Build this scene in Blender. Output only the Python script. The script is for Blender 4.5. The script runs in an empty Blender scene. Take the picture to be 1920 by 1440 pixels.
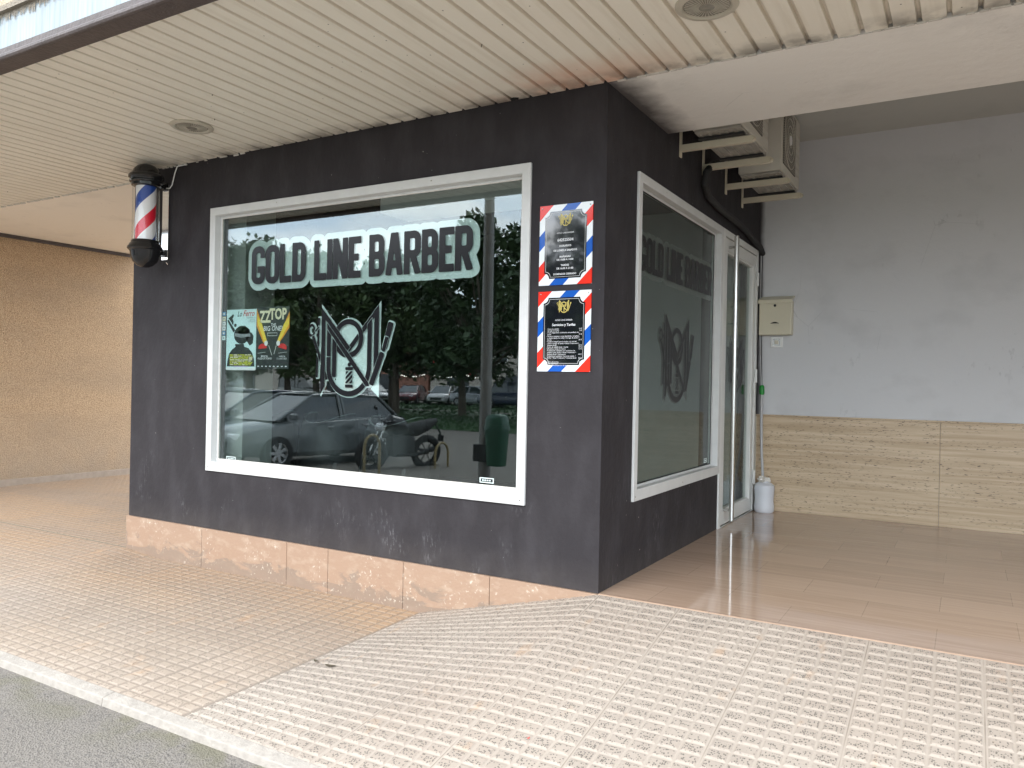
import bpy, bmesh, math, random
import numpy as np
from mathutils import Vector, Matrix, Euler
R = math.radians
rnd = random.Random(7)
SC = bpy.context.scene
COL = SC.collection

# ------------------------------------------------------------------ camera
cd = bpy.data.cameras.new('camera'); cam = bpy.data.objects.new('camera', cd); COL.objects.link(cam)
cd.sensor_width = 36.0; cd.lens = 1458.9/1920*36; cd.clip_start = .05; cd.clip_end = 600
yaw, pitch, roll = R(30.375), R(-.067), R(1.146)
fw = Vector((-math.sin(yaw)*math.cos(pitch), math.cos(yaw)*math.cos(pitch), math.sin(pitch)))
rt = Vector((math.cos(yaw), math.sin(yaw), 0)); up = rt.cross(fw)
r2 = rt*math.cos(roll)+up*math.sin(roll); u2 = up*math.cos(roll)-rt*math.sin(roll)
cam.matrix_world = Matrix(((r2.x, u2.x, -fw.x, 1.541), (r2.y, u2.y, -fw.y, -3.502), (r2.z, u2.z, -fw.z, 1.02), (0, 0, 0, 1)))
SC.camera = cam
SC.render.resolution_x = 1024; SC.render.resolution_y = 768

# ------------------------------------------------------------------ light
SUN_EL, SUN_AZ = 42, 190          # azimuth measured clockwise from +y
w = bpy.data.worlds.new('World'); SC.world = w; w.use_nodes = True
nt = w.node_tree; nt.nodes.clear()
out = nt.nodes.new('ShaderNodeOutputWorld'); bg = nt.nodes.new('ShaderNodeBackground')
sky = nt.nodes.new('ShaderNodeTexSky'); sky.sky_type = 'NISHITA'; sky.sun_disc = False
sky.sun_elevation = R(SUN_EL); sky.sun_rotation = R(SUN_AZ); sky.air_density = 1.0; sky.dust_density = .6
tc = nt.nodes.new('ShaderNodeTexCoord'); mp = nt.nodes.new('ShaderNodeMapping'); mp.inputs['Scale'].default_value = (1.5, 1.5, 4)
nz = nt.nodes.new('ShaderNodeTexNoise'); nz.inputs['Scale'].default_value = 1.6; nz.inputs['Detail'].default_value = 6
rp = nt.nodes.new('ShaderNodeValToRGB'); rp.color_ramp.elements[0].position = .36; rp.color_ramp.elements[1].position = .62
mx = nt.nodes.new('ShaderNodeMix'); mx.data_type = 'RGBA'
mx.inputs['B'].default_value = (11.4, 11.9, 12.4, 1)
nt.links.new(tc.outputs['Generated'], mp.inputs[0]); nt.links.new(mp.outputs[0], nz.inputs['Vector'])
nt.links.new(nz.outputs['Fac'], rp.inputs[0])
mr = nt.nodes.new('ShaderNodeMapRange'); mr.inputs['To Min'].default_value = .80; mr.inputs['To Max'].default_value = .95
nt.links.new(rp.outputs[0], mr.inputs['Value']); nt.links.new(mr.outputs[0], mx.inputs['Factor'])
cm = nt.nodes.new('ShaderNodeMix'); cm.data_type = 'RGBA'; cm.inputs['A'].default_value = (8.2, 9.6, 11.2, 1); cm.inputs['B'].default_value = (12.4, 12.7, 12.9, 1)
nz2 = nt.nodes.new('ShaderNodeTexNoise'); nz2.inputs['Scale'].default_value = 3.2; nz2.inputs['Detail'].default_value = 8; nt.links.new(mp.outputs[0], nz2.inputs['Vector'])
rp2 = nt.nodes.new('ShaderNodeValToRGB'); rp2.color_ramp.elements[0].position = .40; rp2.color_ramp.elements[1].position = .60
nt.links.new(nz2.outputs['Fac'], rp2.inputs[0]); nt.links.new(rp2.outputs[0], cm.inputs['Factor']); nt.links.new(cm.outputs['Result'], mx.inputs['B'])
nt.links.new(sky.outputs[0], mx.inputs['A']); nt.links.new(mx.outputs['Result'], bg.inputs['Color'])
bg.inputs['Strength'].default_value = .15
nt.links.new(bg.outputs[0], out.inputs[0])
sl = bpy.data.lights.new('sun', 'SUN'); sl.energy = .8; sl.angle = R(30); sl.color = (1, .97, .94)
so = bpy.data.objects.new('sun', sl); COL.objects.link(so)
az = R(SUN_AZ); el = R(SUN_EL)
sd = Vector((math.sin(az)*math.cos(el), math.cos(az)*math.cos(el), math.sin(el)))
so.rotation_euler = sd.to_track_quat('Z', 'Y').to_euler(); so.location = sd*40
SC.view_settings.view_transform = 'Standard'; SC.view_settings.look = 'None'
SC.view_settings.exposure = 1.42; SC.view_settings.gamma = 1
try:
    SC.cycles.max_bounces = 12; SC.cycles.transparent_max_bounces = 16; SC.cycles.glossy_bounces = 6
except Exception: pass

# ------------------------------------------------------------------ materials
class NT:
    def __init__(s, name, world=False):
        s.m = bpy.data.materials.new(name); s.m.use_nodes = True; s.t = s.m.node_tree
        s.b = s.t.nodes['Principled BSDF']; s.co = s.n('ShaderNodeNewGeometry').outputs['Position'] if world else s.n('ShaderNodeTexCoord').outputs['Object']
    def n(s, k, **kw):
        x = s.t.nodes.new(k)
        for a, v in kw.items(): setattr(x, a, v)
        return x
    def l(s, a, b): s.t.links.new(a, b)
    def val(s, x, sock):
        if hasattr(x, 'links'): s.l(x, sock)
        else: sock.default_value = x
    def map(s, scale=(1, 1, 1), rot=(0, 0, 0), loc=(0, 0, 0), src=None):
        x = s.n('ShaderNodeMapping'); s.l(src or s.co, x.inputs[0])
        x.inputs['Scale'].default_value = scale; x.inputs['Rotation'].default_value = rot; x.inputs['Location'].default_value = loc
        return x.outputs[0]
    def noise(s, sc, det=4, vec=None, rough=.55, dist=0):
        x = s.n('ShaderNodeTexNoise'); x.inputs['Scale'].default_value = sc; x.inputs['Detail'].default_value = det
        x.inputs['Roughness'].default_value = rough; x.inputs['Distortion'].default_value = dist
        s.l(vec or s.co, x.inputs['Vector']); return x.outputs['Fac']
    def voro(s, sc, vec=None, feat='F1'):
        x = s.n('ShaderNodeTexVoronoi', feature=feat); x.inputs['Scale'].default_value = sc
        s.l(vec or s.co, x.inputs['Vector']); return x
    def ramp(s, f, stops):
        x = s.n('ShaderNodeValToRGB'); cr = x.color_ramp
        while len(cr.elements) < len(stops): cr.elements.new(.5)
        for e, (p, c) in zip(cr.elements, stops):
            e.position = p; e.color = (c, c, c, 1) if not isinstance(c, tuple) else (*c, 1)
        s.l(f, x.inputs[0]); return x.outputs[0]
    def mix(s, f, a, b, mode='MIX'):
        x = s.n('ShaderNodeMix', data_type='RGBA', blend_type=mode)
        s.val(f, x.inputs['Factor'])
        for k, v in (('A', a), ('B', b)):
            if isinstance(v, tuple): x.inputs[k].default_value = (*v, 1)
            else: s.l(v, x.inputs[k])
        return x.outputs['Result']
    def math(s, op, a, b=0, c=0):
        x = s.n('ShaderNodeMath', operation=op)
        for i, v in enumerate((a, b, c)): s.val(v, x.inputs[i])
        return x.outputs[0]
    def sep(s, src=None):
        x = s.n('ShaderNodeSeparateXYZ'); s.l(src or s.co, x.inputs[0]); return x.outputs
    def bump(s, h, dist, strength=1.0, prev=None):
        x = s.n('ShaderNodeBump'); x.inputs['Distance'].default_value = dist; x.inputs['Strength'].default_value = strength
        s.l(h, x.inputs['Height'])
        if prev is not None: s.l(prev, x.inputs['Normal'])
        s.l(x.outputs[0], s.b.inputs['Normal']); return x.outputs[0]
    def fin(s, col=None, rough=.6, metal=0, **kw):
        if col is not None:
            if isinstance(col, tuple): s.b.inputs['Base Color'].default_value = (*col, 1)
            else: s.l(col, s.b.inputs['Base Color'])
        s.val(rough, s.b.inputs['Roughness']); s.b.inputs['Metallic'].default_value = metal
        for k, v in kw.items(): s.b.inputs[k.replace('_', ' ')].default_value = v
        return s.m

def simple(name, c, rough=.5, metal=0, var=.12, sc=9, bump=0, bsc=60, **kw):
    s = NT(name)
    a = tuple(min(1, v*(1+var)) for v in c); b = tuple(v*(1-var) for v in c)
    col = s.mix(s.noise(sc, 5), b, a)
    if bump: s.bump(s.noise(bsc, 4), bump)
    return s.fin(col, rough, metal, **kw)

def m_black_wall():
    s = NT('black_masonry_paint', True)
    n1 = s.noise(1.6, 5); n2 = s.noise(7, 6, s.map((1, 1, .45)))
    col = s.mix(n1, (.024, .021, .023), (.034, .030, .033))
    col = s.mix(s.ramp(n2, [(.45, 0.), (.75, .5)]), col, (.060, .055, .060))
    # chalky scuffs in irregular patches, mostly low on the wall
    z = s.sep()[2]
    low = s.ramp(z, [(.0, 1.), (.75, 0.)])
    sc = s.noise(46, 6, s.map((1.2, 1.2, .35)), .75); patch = s.noise(3.2, 3, s.map((1, 1, .8), loc=(3.1, 0, 1)))
    f = s.math('MULTIPLY', s.ramp(sc, [(.52, 0.), (.64, 1.)]), s.ramp(patch, [(.56, 0.), (.70, .5)]))
    f = s.math('MULTIPLY', f, low)
    col = s.mix(f, col, (.24, .23, .24))
    sp = s.voro(9); dots = s.ramp(sp.outputs['Distance'], [(.018, 1.), (.03, 0.)])
    col = s.mix(s.math('MULTIPLY', dots, .35), col, (.3, .3, .3))
    chip = s.ramp(s.noise(28, 5, s.map(loc=(2, 2, 2))), [(.715, 0.), (.73, 1.)]); col = s.mix(s.math('MULTIPLY', chip, .7), col, (.34, .31, .28))
    splash = s.math('MULTIPLY', s.ramp(z, [(.0, .25), (.16, 0.)]), s.noise(9, 6)); col = s.mix(splash, col, (.16, .135, .115))
    b = s.bump(s.noise(5, 4), .012, .5)
    b = s.bump(s.noise(38, 6, s.map((1, 1, .6))), .004, .9, b)
    return s.fin(col, .72, Specular_IOR_Level=.25)

def m_slat():
    s = NT('cream_lacquered_slats', True)
    x, y, z = s.sep()[:3]
    n = s.noise(.9, 4); st = s.noise(4, 6, s.map((5, .35, 1)))
    col = s.mix(n, (.83, .775, .665), (.87, .82, .715))
    col = s.mix(s.ramp(st, [(.5, 0.), (.8, .35)]), col, (.50, .42, .30))
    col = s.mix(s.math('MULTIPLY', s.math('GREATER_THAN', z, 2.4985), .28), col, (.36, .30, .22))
    # rust wash near the wall seam, in clumps
    near = s.ramp(s.math('ADD', y, .38), [(.0, 0.), (.42, 1.)])
    px_ = s.ramp(s.math('ABSOLUTE', s.math('ADD', x, .22)), [(.1, 1.), (.75, 0.)])
    cl = s.math('MULTIPLY', px_, s.ramp(s.noise(3.7, 4, s.map((1, .7, 1), loc=(2.2, 0, 0))), [(.38, .15), (.6, 1.)]))
    col = s.mix(s.math('MULTIPLY', s.math('MULTIPLY', near, cl), 1.0), col, (.62, .27, .15))
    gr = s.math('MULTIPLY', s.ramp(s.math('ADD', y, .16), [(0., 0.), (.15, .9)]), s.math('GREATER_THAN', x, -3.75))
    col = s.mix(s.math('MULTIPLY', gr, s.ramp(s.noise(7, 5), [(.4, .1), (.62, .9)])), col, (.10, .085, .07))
    sp = s.voro(14, s.map((1, .8, 0))); col = s.mix(s.ramp(sp.outputs['Distance'], [(.035, .85), (.055, 0.)]), col, (.07, .05, .03))
    s.bump(s.noise(30, 3, s.map((1, .12, 1))), .0012)
    return s.fin(col, .42)

def m_pebble():
    s = NT('brown_pebbledash', True)
    n1 = s.noise(1.1, 5); v = s.voro(110); v2 = s.voro(60)
    base = s.mix(n1, (.64, .43, .245), (.71, .50, .30))
    g = s.mix(s.math('MULTIPLY', v.outputs['Distance'], 1.2), s.mix(.4, base, (.75, .58, .40)), (.30, .185, .10))
    z = s.sep()[2]
    low = s.math('MULTIPLY', s.ramp(s.math('ADD', z, .2), [(.0, 1.), (.85, 0.)]), s.noise(3, 5))
    g = s.mix(low, g, (.30, .25, .20))
    st = s.ramp(s.noise(.8, 5, s.map((1, 1, 3.5))), [(.45, 0.), (.75, .5)])
    g = s.mix(st, g, (.30, .22, .15))
    b = s.bump(v.outputs['Distance'], .006, .9); s.bump(v2.outputs['Distance'], .006, .6, b)
    return s.fin(g, .9)

def m_plaster(name, a, b, cracks=True, spray=None):
    s = NT(name, True)
    col = s.mix(s.noise(1.1, 5), a, b)
    sm = s.ramp(s.noise(2.3, 6, s.map((1, 1, 1.4), loc=(0, 0, 4))), [(.55, 0.), (.72, .30)])
    col = s.mix(sm, col, tuple(v*.72 for v in a))
    mk = s.math('MULTIPLY', s.ramp(s.noise(24, 4, s.map((1, 1, .5))), [(.62, 0.), (.68, .25)]), s.ramp(s.noise(1.9, 3, s.map(loc=(5, 2, 0))), [(.56, 0.), (.64, 1.)]))
    col = s.mix(mk, col, tuple(v*.45 for v in a))
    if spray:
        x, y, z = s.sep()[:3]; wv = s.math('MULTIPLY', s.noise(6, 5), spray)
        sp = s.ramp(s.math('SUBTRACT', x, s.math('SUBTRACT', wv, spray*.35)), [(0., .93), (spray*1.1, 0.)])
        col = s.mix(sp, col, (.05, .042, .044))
    h = s.noise(3, 6)
    bb = s.bump(h, .02, .35)
    if cracks:
        v = s.voro(2.3, s.map((1, 1, 1)), 'DISTANCE_TO_EDGE')
        msk = s.ramp(s.noise(1.4, 3), [(.62, 0.), (.66, 1.)])
        cr = s.math('MULTIPLY', s.ramp(v.outputs['Distance'], [(0., 1.), (.004, 0.)]), msk)
        col = s.mix(s.math('MULTIPLY', cr, .35), col, tuple(v*.35 for v in a))
        bb = s.bump(s.noise(14, 5), .006, .5, bb)
    s.bump(s.noise(90, 3), .0015, .5, bb)
    return s.fin(col, .75)

def m_stone_plinth():
    s = NT('pink_stone_plinth', True)
    n = s.noise(2.5, 6); n2 = s.noise(22, 6, s.map((.6, 1, 1)))
    col = s.mix(n, (.31, .198, .132), (.36, .243, .168))
    col = s.mix(s.ramp(n2, [(.5, 0.), (.7, .55)]), col, (.45, .34, .25))
    x, y, z = s.sep()[:3]
    edge = s.math('ADD', s.math('MULTIPLY', s.noise(3.4, 8, s.map((1, 1, 2.2), loc=(1.5, 0, 0)), .68, .8), .52), -.42)
    dirt = s.ramp(s.math('SUBTRACT', edge, z), [(.0, 0.), (.035, .75), (.2, .5)])
    col = s.mix(dirt, col, (.22, .165, .125))
    spots = s.math('MULTIPLY', s.ramp(s.noise(55, 5), [(.60, 0.), (.66, .7)]), s.ramp(s.noise(3.3, 3), [(.45, 0.), (.6, 1.)]))
    col = s.mix(spots, col, (.62, .55, .46))
    s.bump(s.noise(60, 5), .0025)
    return s.fin(col, .62)

def m_travertine():
    s = NT('travertine_cladding', True)
    v = s.map((1, 1, 14)); n = s.noise(1.5, 8, s.map((.8, 1, 24)), .62, .2); n2 = s.noise(5, 6, s.map((.8, 1, 14), loc=(3, 1, 0)), .7)
    col = s.mix(s.ramp(n, [(.38, 0.), (.62, 1.)]), (.46, .335, .21), (.61, .48, .33))
    col = s.mix(s.ramp(n2, [(.45, 0.), (.7, .6)]), col, (.44, .33, .21))
    p = s.noise(30, 5, s.map((1, 1, 5.5), loc=(0, 0, 2)), .6)
    msk = s.noise(1.5, 3, s.map((.6, 1, 5)))
    pit = s.math('MULTIPLY', s.ramp(p, [(.61, 0.), (.64, 1.)]), s.ramp(msk, [(.42, 0.), (.50, 1.)]))
    col = s.mix(pit, col, (.10, .07, .045))
    s.bump(pit, .003, -1)
    return s.fin(col, s.ramp(n, [(.3, .32), (.7, .45)]))

def m_porch_floor():
    s = NT('polished_travertine_floor')
    br = s.n('ShaderNodeTexBrick'); s.l(s.map((1, 1, 1), loc=(-.545, -.02, 0)), br.inputs['Vector'])
    br.offset = .5; br.inputs['Scale'].default_value = 1; br.inputs['Brick Width'].default_value = .6; br.inputs['Row Height'].default_value = .3
    br.inputs['Mortar Size'].default_value = .0016; br.inputs['Mortar Smooth'].default_value = .2
    br.inputs['Color1'].default_value = (.355, .245, .175, 1); br.inputs['Color2'].default_value = (.425, .30, .218, 1); br.inputs['Mortar'].default_value = (.24, .165, .115, 1)
    n = s.noise(2, 8, s.map((.7, 13, 1)), .62, .3)
    col = s.mix(s.ramp(n, [(.35, 0.), (.75, .6)]), br.outputs['Color'], (.50, .37, .275))
    wear = s.ramp(s.noise(9, 6, s.map((.4, 5, 1), loc=(4, 0, 0)), .7), [(.62, 0.), (.70, .5)])
    col = s.mix(wear, col, (.62, .50, .39))
    s.bump(s.noise(1.4, 2), .004, .25)
    return s.fin(col, s.ramp(s.noise(5, 6), [(.35, .03), (.7, .11)]), Specular_IOR_Level=.85)

def m_paving(name, a, b, speck, stain):
    s = NT(name)
    col = s.mix(s.noise(1.4, 5), a, b)
    big = s.ramp(s.noise(.8, 4, s.map(loc=(7, 3, 0))), [(.45, 0.), (.68, 1.)])
    col = s.mix(s.math('MULTIPLY', big, .6), col, stain)
    x, y, z = s.sep()[:3]
    if speck < .3:      # brownish wash that runs along the foot of the shop
        nearw = s.ramp(s.math('ADD', s.math('ADD', y, .95), s.math('MULTIPLY', s.noise(1.1, 4, s.map(loc=(2, 5, 0))), .5)), [(.15, 0.), (.95, .85)])
        col = s.mix(nearw, col, (.37, .240, .140))
        band = s.ramp(s.noise(.7, 3, s.map((.5, 2.2, 1), rot=(0, 0, .25), loc=(0, 1.3, 0))), [(.5, 0.), (.62, .35)]); col = s.mix(band, col, (.25, .205, .17))
    jx = s.math('ABSOLUTE', s.math('SUBTRACT', s.math('FRACT', s.math('ADD', s.math('DIVIDE', s.math('SUBTRACT', x, .01 if speck > .3 else -1.07), .4), .5)), .5))
    jy = s.math('ABSOLUTE', s.math('SUBTRACT', s.math('FRACT', s.math('ADD', s.math('DIVIDE', s.math('ADD', y, .002), .4004), .5)), .5))
    jf = s.math('MAXIMUM', s.math('LESS_THAN', jx, .0048), s.math('MULTIPLY', s.math('LESS_THAN', jy, .004), .5))
    jf = s.math('MULTIPLY', jf, s.ramp(s.noise(3, 3), [(.38, .05), (.62, .7)]))
    jf = s.math('MAXIMUM', jf, s.math('MULTIPLY', s.math('LESS_THAN', s.math('ABSOLUTE', s.math('ADD', x, 1.07)), .0045), .4))
    wn = s.n('ShaderNodeTexWhiteNoise'); cb = s.n('ShaderNodeCombineXYZ')
    s.l(s.math('FLOOR', s.math('DIVIDE', s.math('SUBTRACT', x, .01 if speck > .3 else -1.07), .4)), cb.inputs[0]); s.l(s.math('FLOOR', s.math('DIVIDE', s.math('ADD', y, .002), .4004)), cb.inputs[1]); s.l(cb.outputs[0], wn.inputs[0])
    col = s.mix(s.math('MULTIPLY', wn.outputs['Value'], .30), col, tuple(v_*.72 for v_ in b))
    grime = s.math('MULTIPLY', s.ramp(s.noise(2.6, 7, rough=.7), [(.50, 0.), (.70, .30)]), 1.0)
    col = s.mix(grime, col, tuple(v_*.62 for v_ in a))
    v = s.voro(150, s.map((1, .8, 1))); sel = s.n('ShaderNodeSeparateColor'); s.l(v.outputs['Color'], sel.inputs[0])
    chip = s.math('MULTIPLY', s.ramp(v.outputs['Distance'], [(.40, 1.), (.52, 0.)]), s.math('GREATER_THAN', sel.outputs[0], 1-speck))
    # the chips only show where the top face is worn: height above the groove comes through the attribute
    at = s.n('ShaderNodeAttribute'); at.attribute_name = 'worn'
    col = s.mix(s.math('MULTIPLY', chip, s.math('MULTIPLY', at.outputs['Fac'], .8)), col, (.08, .068, .056))
    gr = s.math('SUBTRACT', 1, at.outputs['Fac'])
    col = s.mix(s.math('MULTIPLY', gr, .5 if speck > .3 else .6), col, tuple(v_*(1.05 if speck > .3 else .58) for v_ in b))
    col = s.mix(jf, col, (.16, .125, .095))
    rust = s.math('MULTIPLY', s.ramp(s.noise(6, 5, s.map((1.5, .7, 1), loc=(2.3, 1, 0))), [(.63, 0.), (.74, .7)]), 1)
    col = s.mix(s.math('MULTIPLY', rust, .55), col, (.44, .27, .15))
    gum = s.voro(2.1, s.map(loc=(.3, .8, 0))); col = s.mix(s.ramp(gum.outputs['Distance'], [(.028, .75), (.042, 0.)]), col, (.17, .15, .13))
    s.bump(s.noise(230, 3), .0012, .7)
    return s.fin(col, .78)

def m_asphalt():
    s = NT('asphalt')
    v = s.voro(130); n = s.noise(1.3, 5)
    col = s.mix(n, (.150, .132, .113), (.190, .170, .148))
    col = s.mix(s.ramp(v.outputs['Distance'], [(.1, .45), (.6, 0.)]), col, (.23, .208, .182))
    col = s.mix(s.ramp(s.noise(75, 4), [(.52, 0.), (.64, .7)]), col, (.085, .077, .07))
    y = s.sep()[1]
    moss = s.math('MULTIPLY', s.ramp(s.math('ADD', y, 1.95), [(.12, 0.), (.34, 1.)]), s.ramp(s.noise(6, 5), [(.42, 0.), (.6, .7)]))
    col = s.mix(moss, col, (.13, .12, .075))
    b = s.bump(v.outputs['Distance'], .005, .8); s.bump(s.noise(40, 5), .008, .6, b)
    return s.fin(col, .88)

def m_glass(name='window_glass', tint=(.865, .91, .90), ior=1.78, rc=(.92, .98, 1)):
    s = NT(name); t = s.t; t.nodes.remove(s.b)
    o = [n for n in t.nodes if n.type == 'OUTPUT_MATERIAL'][0]
    tr = s.n('ShaderNodeBsdfTransparent'); tr.inputs[0].default_value = (*tint, 1)
    gl = s.n('ShaderNodeBsdfGlossy'); gl.inputs['Roughness'].default_value = 0.0; gl.inputs[0].default_value = (*rc, 1)
    fr = s.n('ShaderNodeFresnel'); ge = s.n('ShaderNodeNewGeometry')
    s.l(s.math('MULTIPLY_ADD', ge.outputs['Backfacing'], 1/ior-ior, ior), fr.inputs[0])   # both faces of the pane reflect as outer faces
    ms = s.n('ShaderNodeMixShader'); s.l(fr.outputs[0], ms.inputs[0]); s.l(tr.outputs[0], ms.inputs[1]); s.l(gl.outputs[0], ms.inputs[2])
    s.l(ms.outputs[0], o.inputs[0]); return s.m

def m_stripes():
    s = NT('striped_sign_print')
    x, y, z = s.sep()[:3]
    d = s.math('FRACT', s.math('DIVIDE', s.math('SUBTRACT', x, z), .31))
    col = s.mix(s.math('GREATER_THAN', d, .25), (.78, .035, .02), (.80, .83, .85))
    col = s.mix(s.math('GREATER_THAN', d, .50), col, (.012, .10, .45))
    col = s.mix(s.math('GREATER_THAN', d, .75), col, (.80, .83, .85))
    return s.fin(col, .12)

def m_helix():
    s = NT('barber_pole_stripes')
    x, y, z = s.sep()[:3]
    th = s.math('DIVIDE', s.math('ARCTAN2', y, x), 2*math.pi)
    d = s.math('FRACT', s.math('ADD', s.math('SUBTRACT', s.math('DIVIDE', z, .42), th), .26))
    col = s.mix(s.math('GREATER_THAN', d, .23), (.70, .012, .035), (.80, .80, .80))
    col = s.mix(s.math('GREATER_THAN', d, .50), col, (.02, .07, .33))
    col = s.mix(s.math('GREATER_THAN', d, .73), col, (.80, .80, .80))
    return s.fin(col, .3)

def m_objcol(name, rough=.25, metal=0, **kw):
    s = NT(name); oi = s.n('ShaderNodeObjectInfo')
    col = s.mix(s.math('MULTIPLY', s.noise(6, 3), .25), oi.outputs['Color'], (.1, .1, .1))
    return s.fin(col, rough, metal, **kw)

def m_leaf(name, a, b):
    s = NT(name); col = s.mix(s.noise(.9, 4), a, b)
    return s.fin(col, .55)

def m_fascia():
    s = NT('streaked_pale_fascia', True)
    st = s.noise(60, 5, s.map((1, 1, .06))); b2 = s.noise(9, 4, s.map((1, 1, .2)))
    col = s.mix(s.ramp(st, [(.35, 0.), (.65, 1.)]), (.24, .28, .30), (.33, .375, .395))
    col = s.mix(s.ramp(b2, [(.5, 0.), (.7, .5)]), col, (.34, .34, .32))
    return s.fin(col, .55)

def m_grille():
    s = NT('fan_grille'); x, y, z = s.sep()[:3]
    p = .017
    gy = s.math('ABSOLUTE', s.math('SUBTRACT', s.math('FRACT', s.math('DIVIDE', y, p)), .5))
    gz = s.math('ABSOLUTE', s.math('SUBTRACT', s.math('FRACT', s.math('DIVIDE', z, p)), .5))
    hole = s.math('MULTIPLY', s.math('LESS_THAN', gy, .34), s.math('LESS_THAN', gz, .34))
    return s.fin(s.mix(hole, (.36, .33, .27), (.05, .045, .04)), .55)

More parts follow.
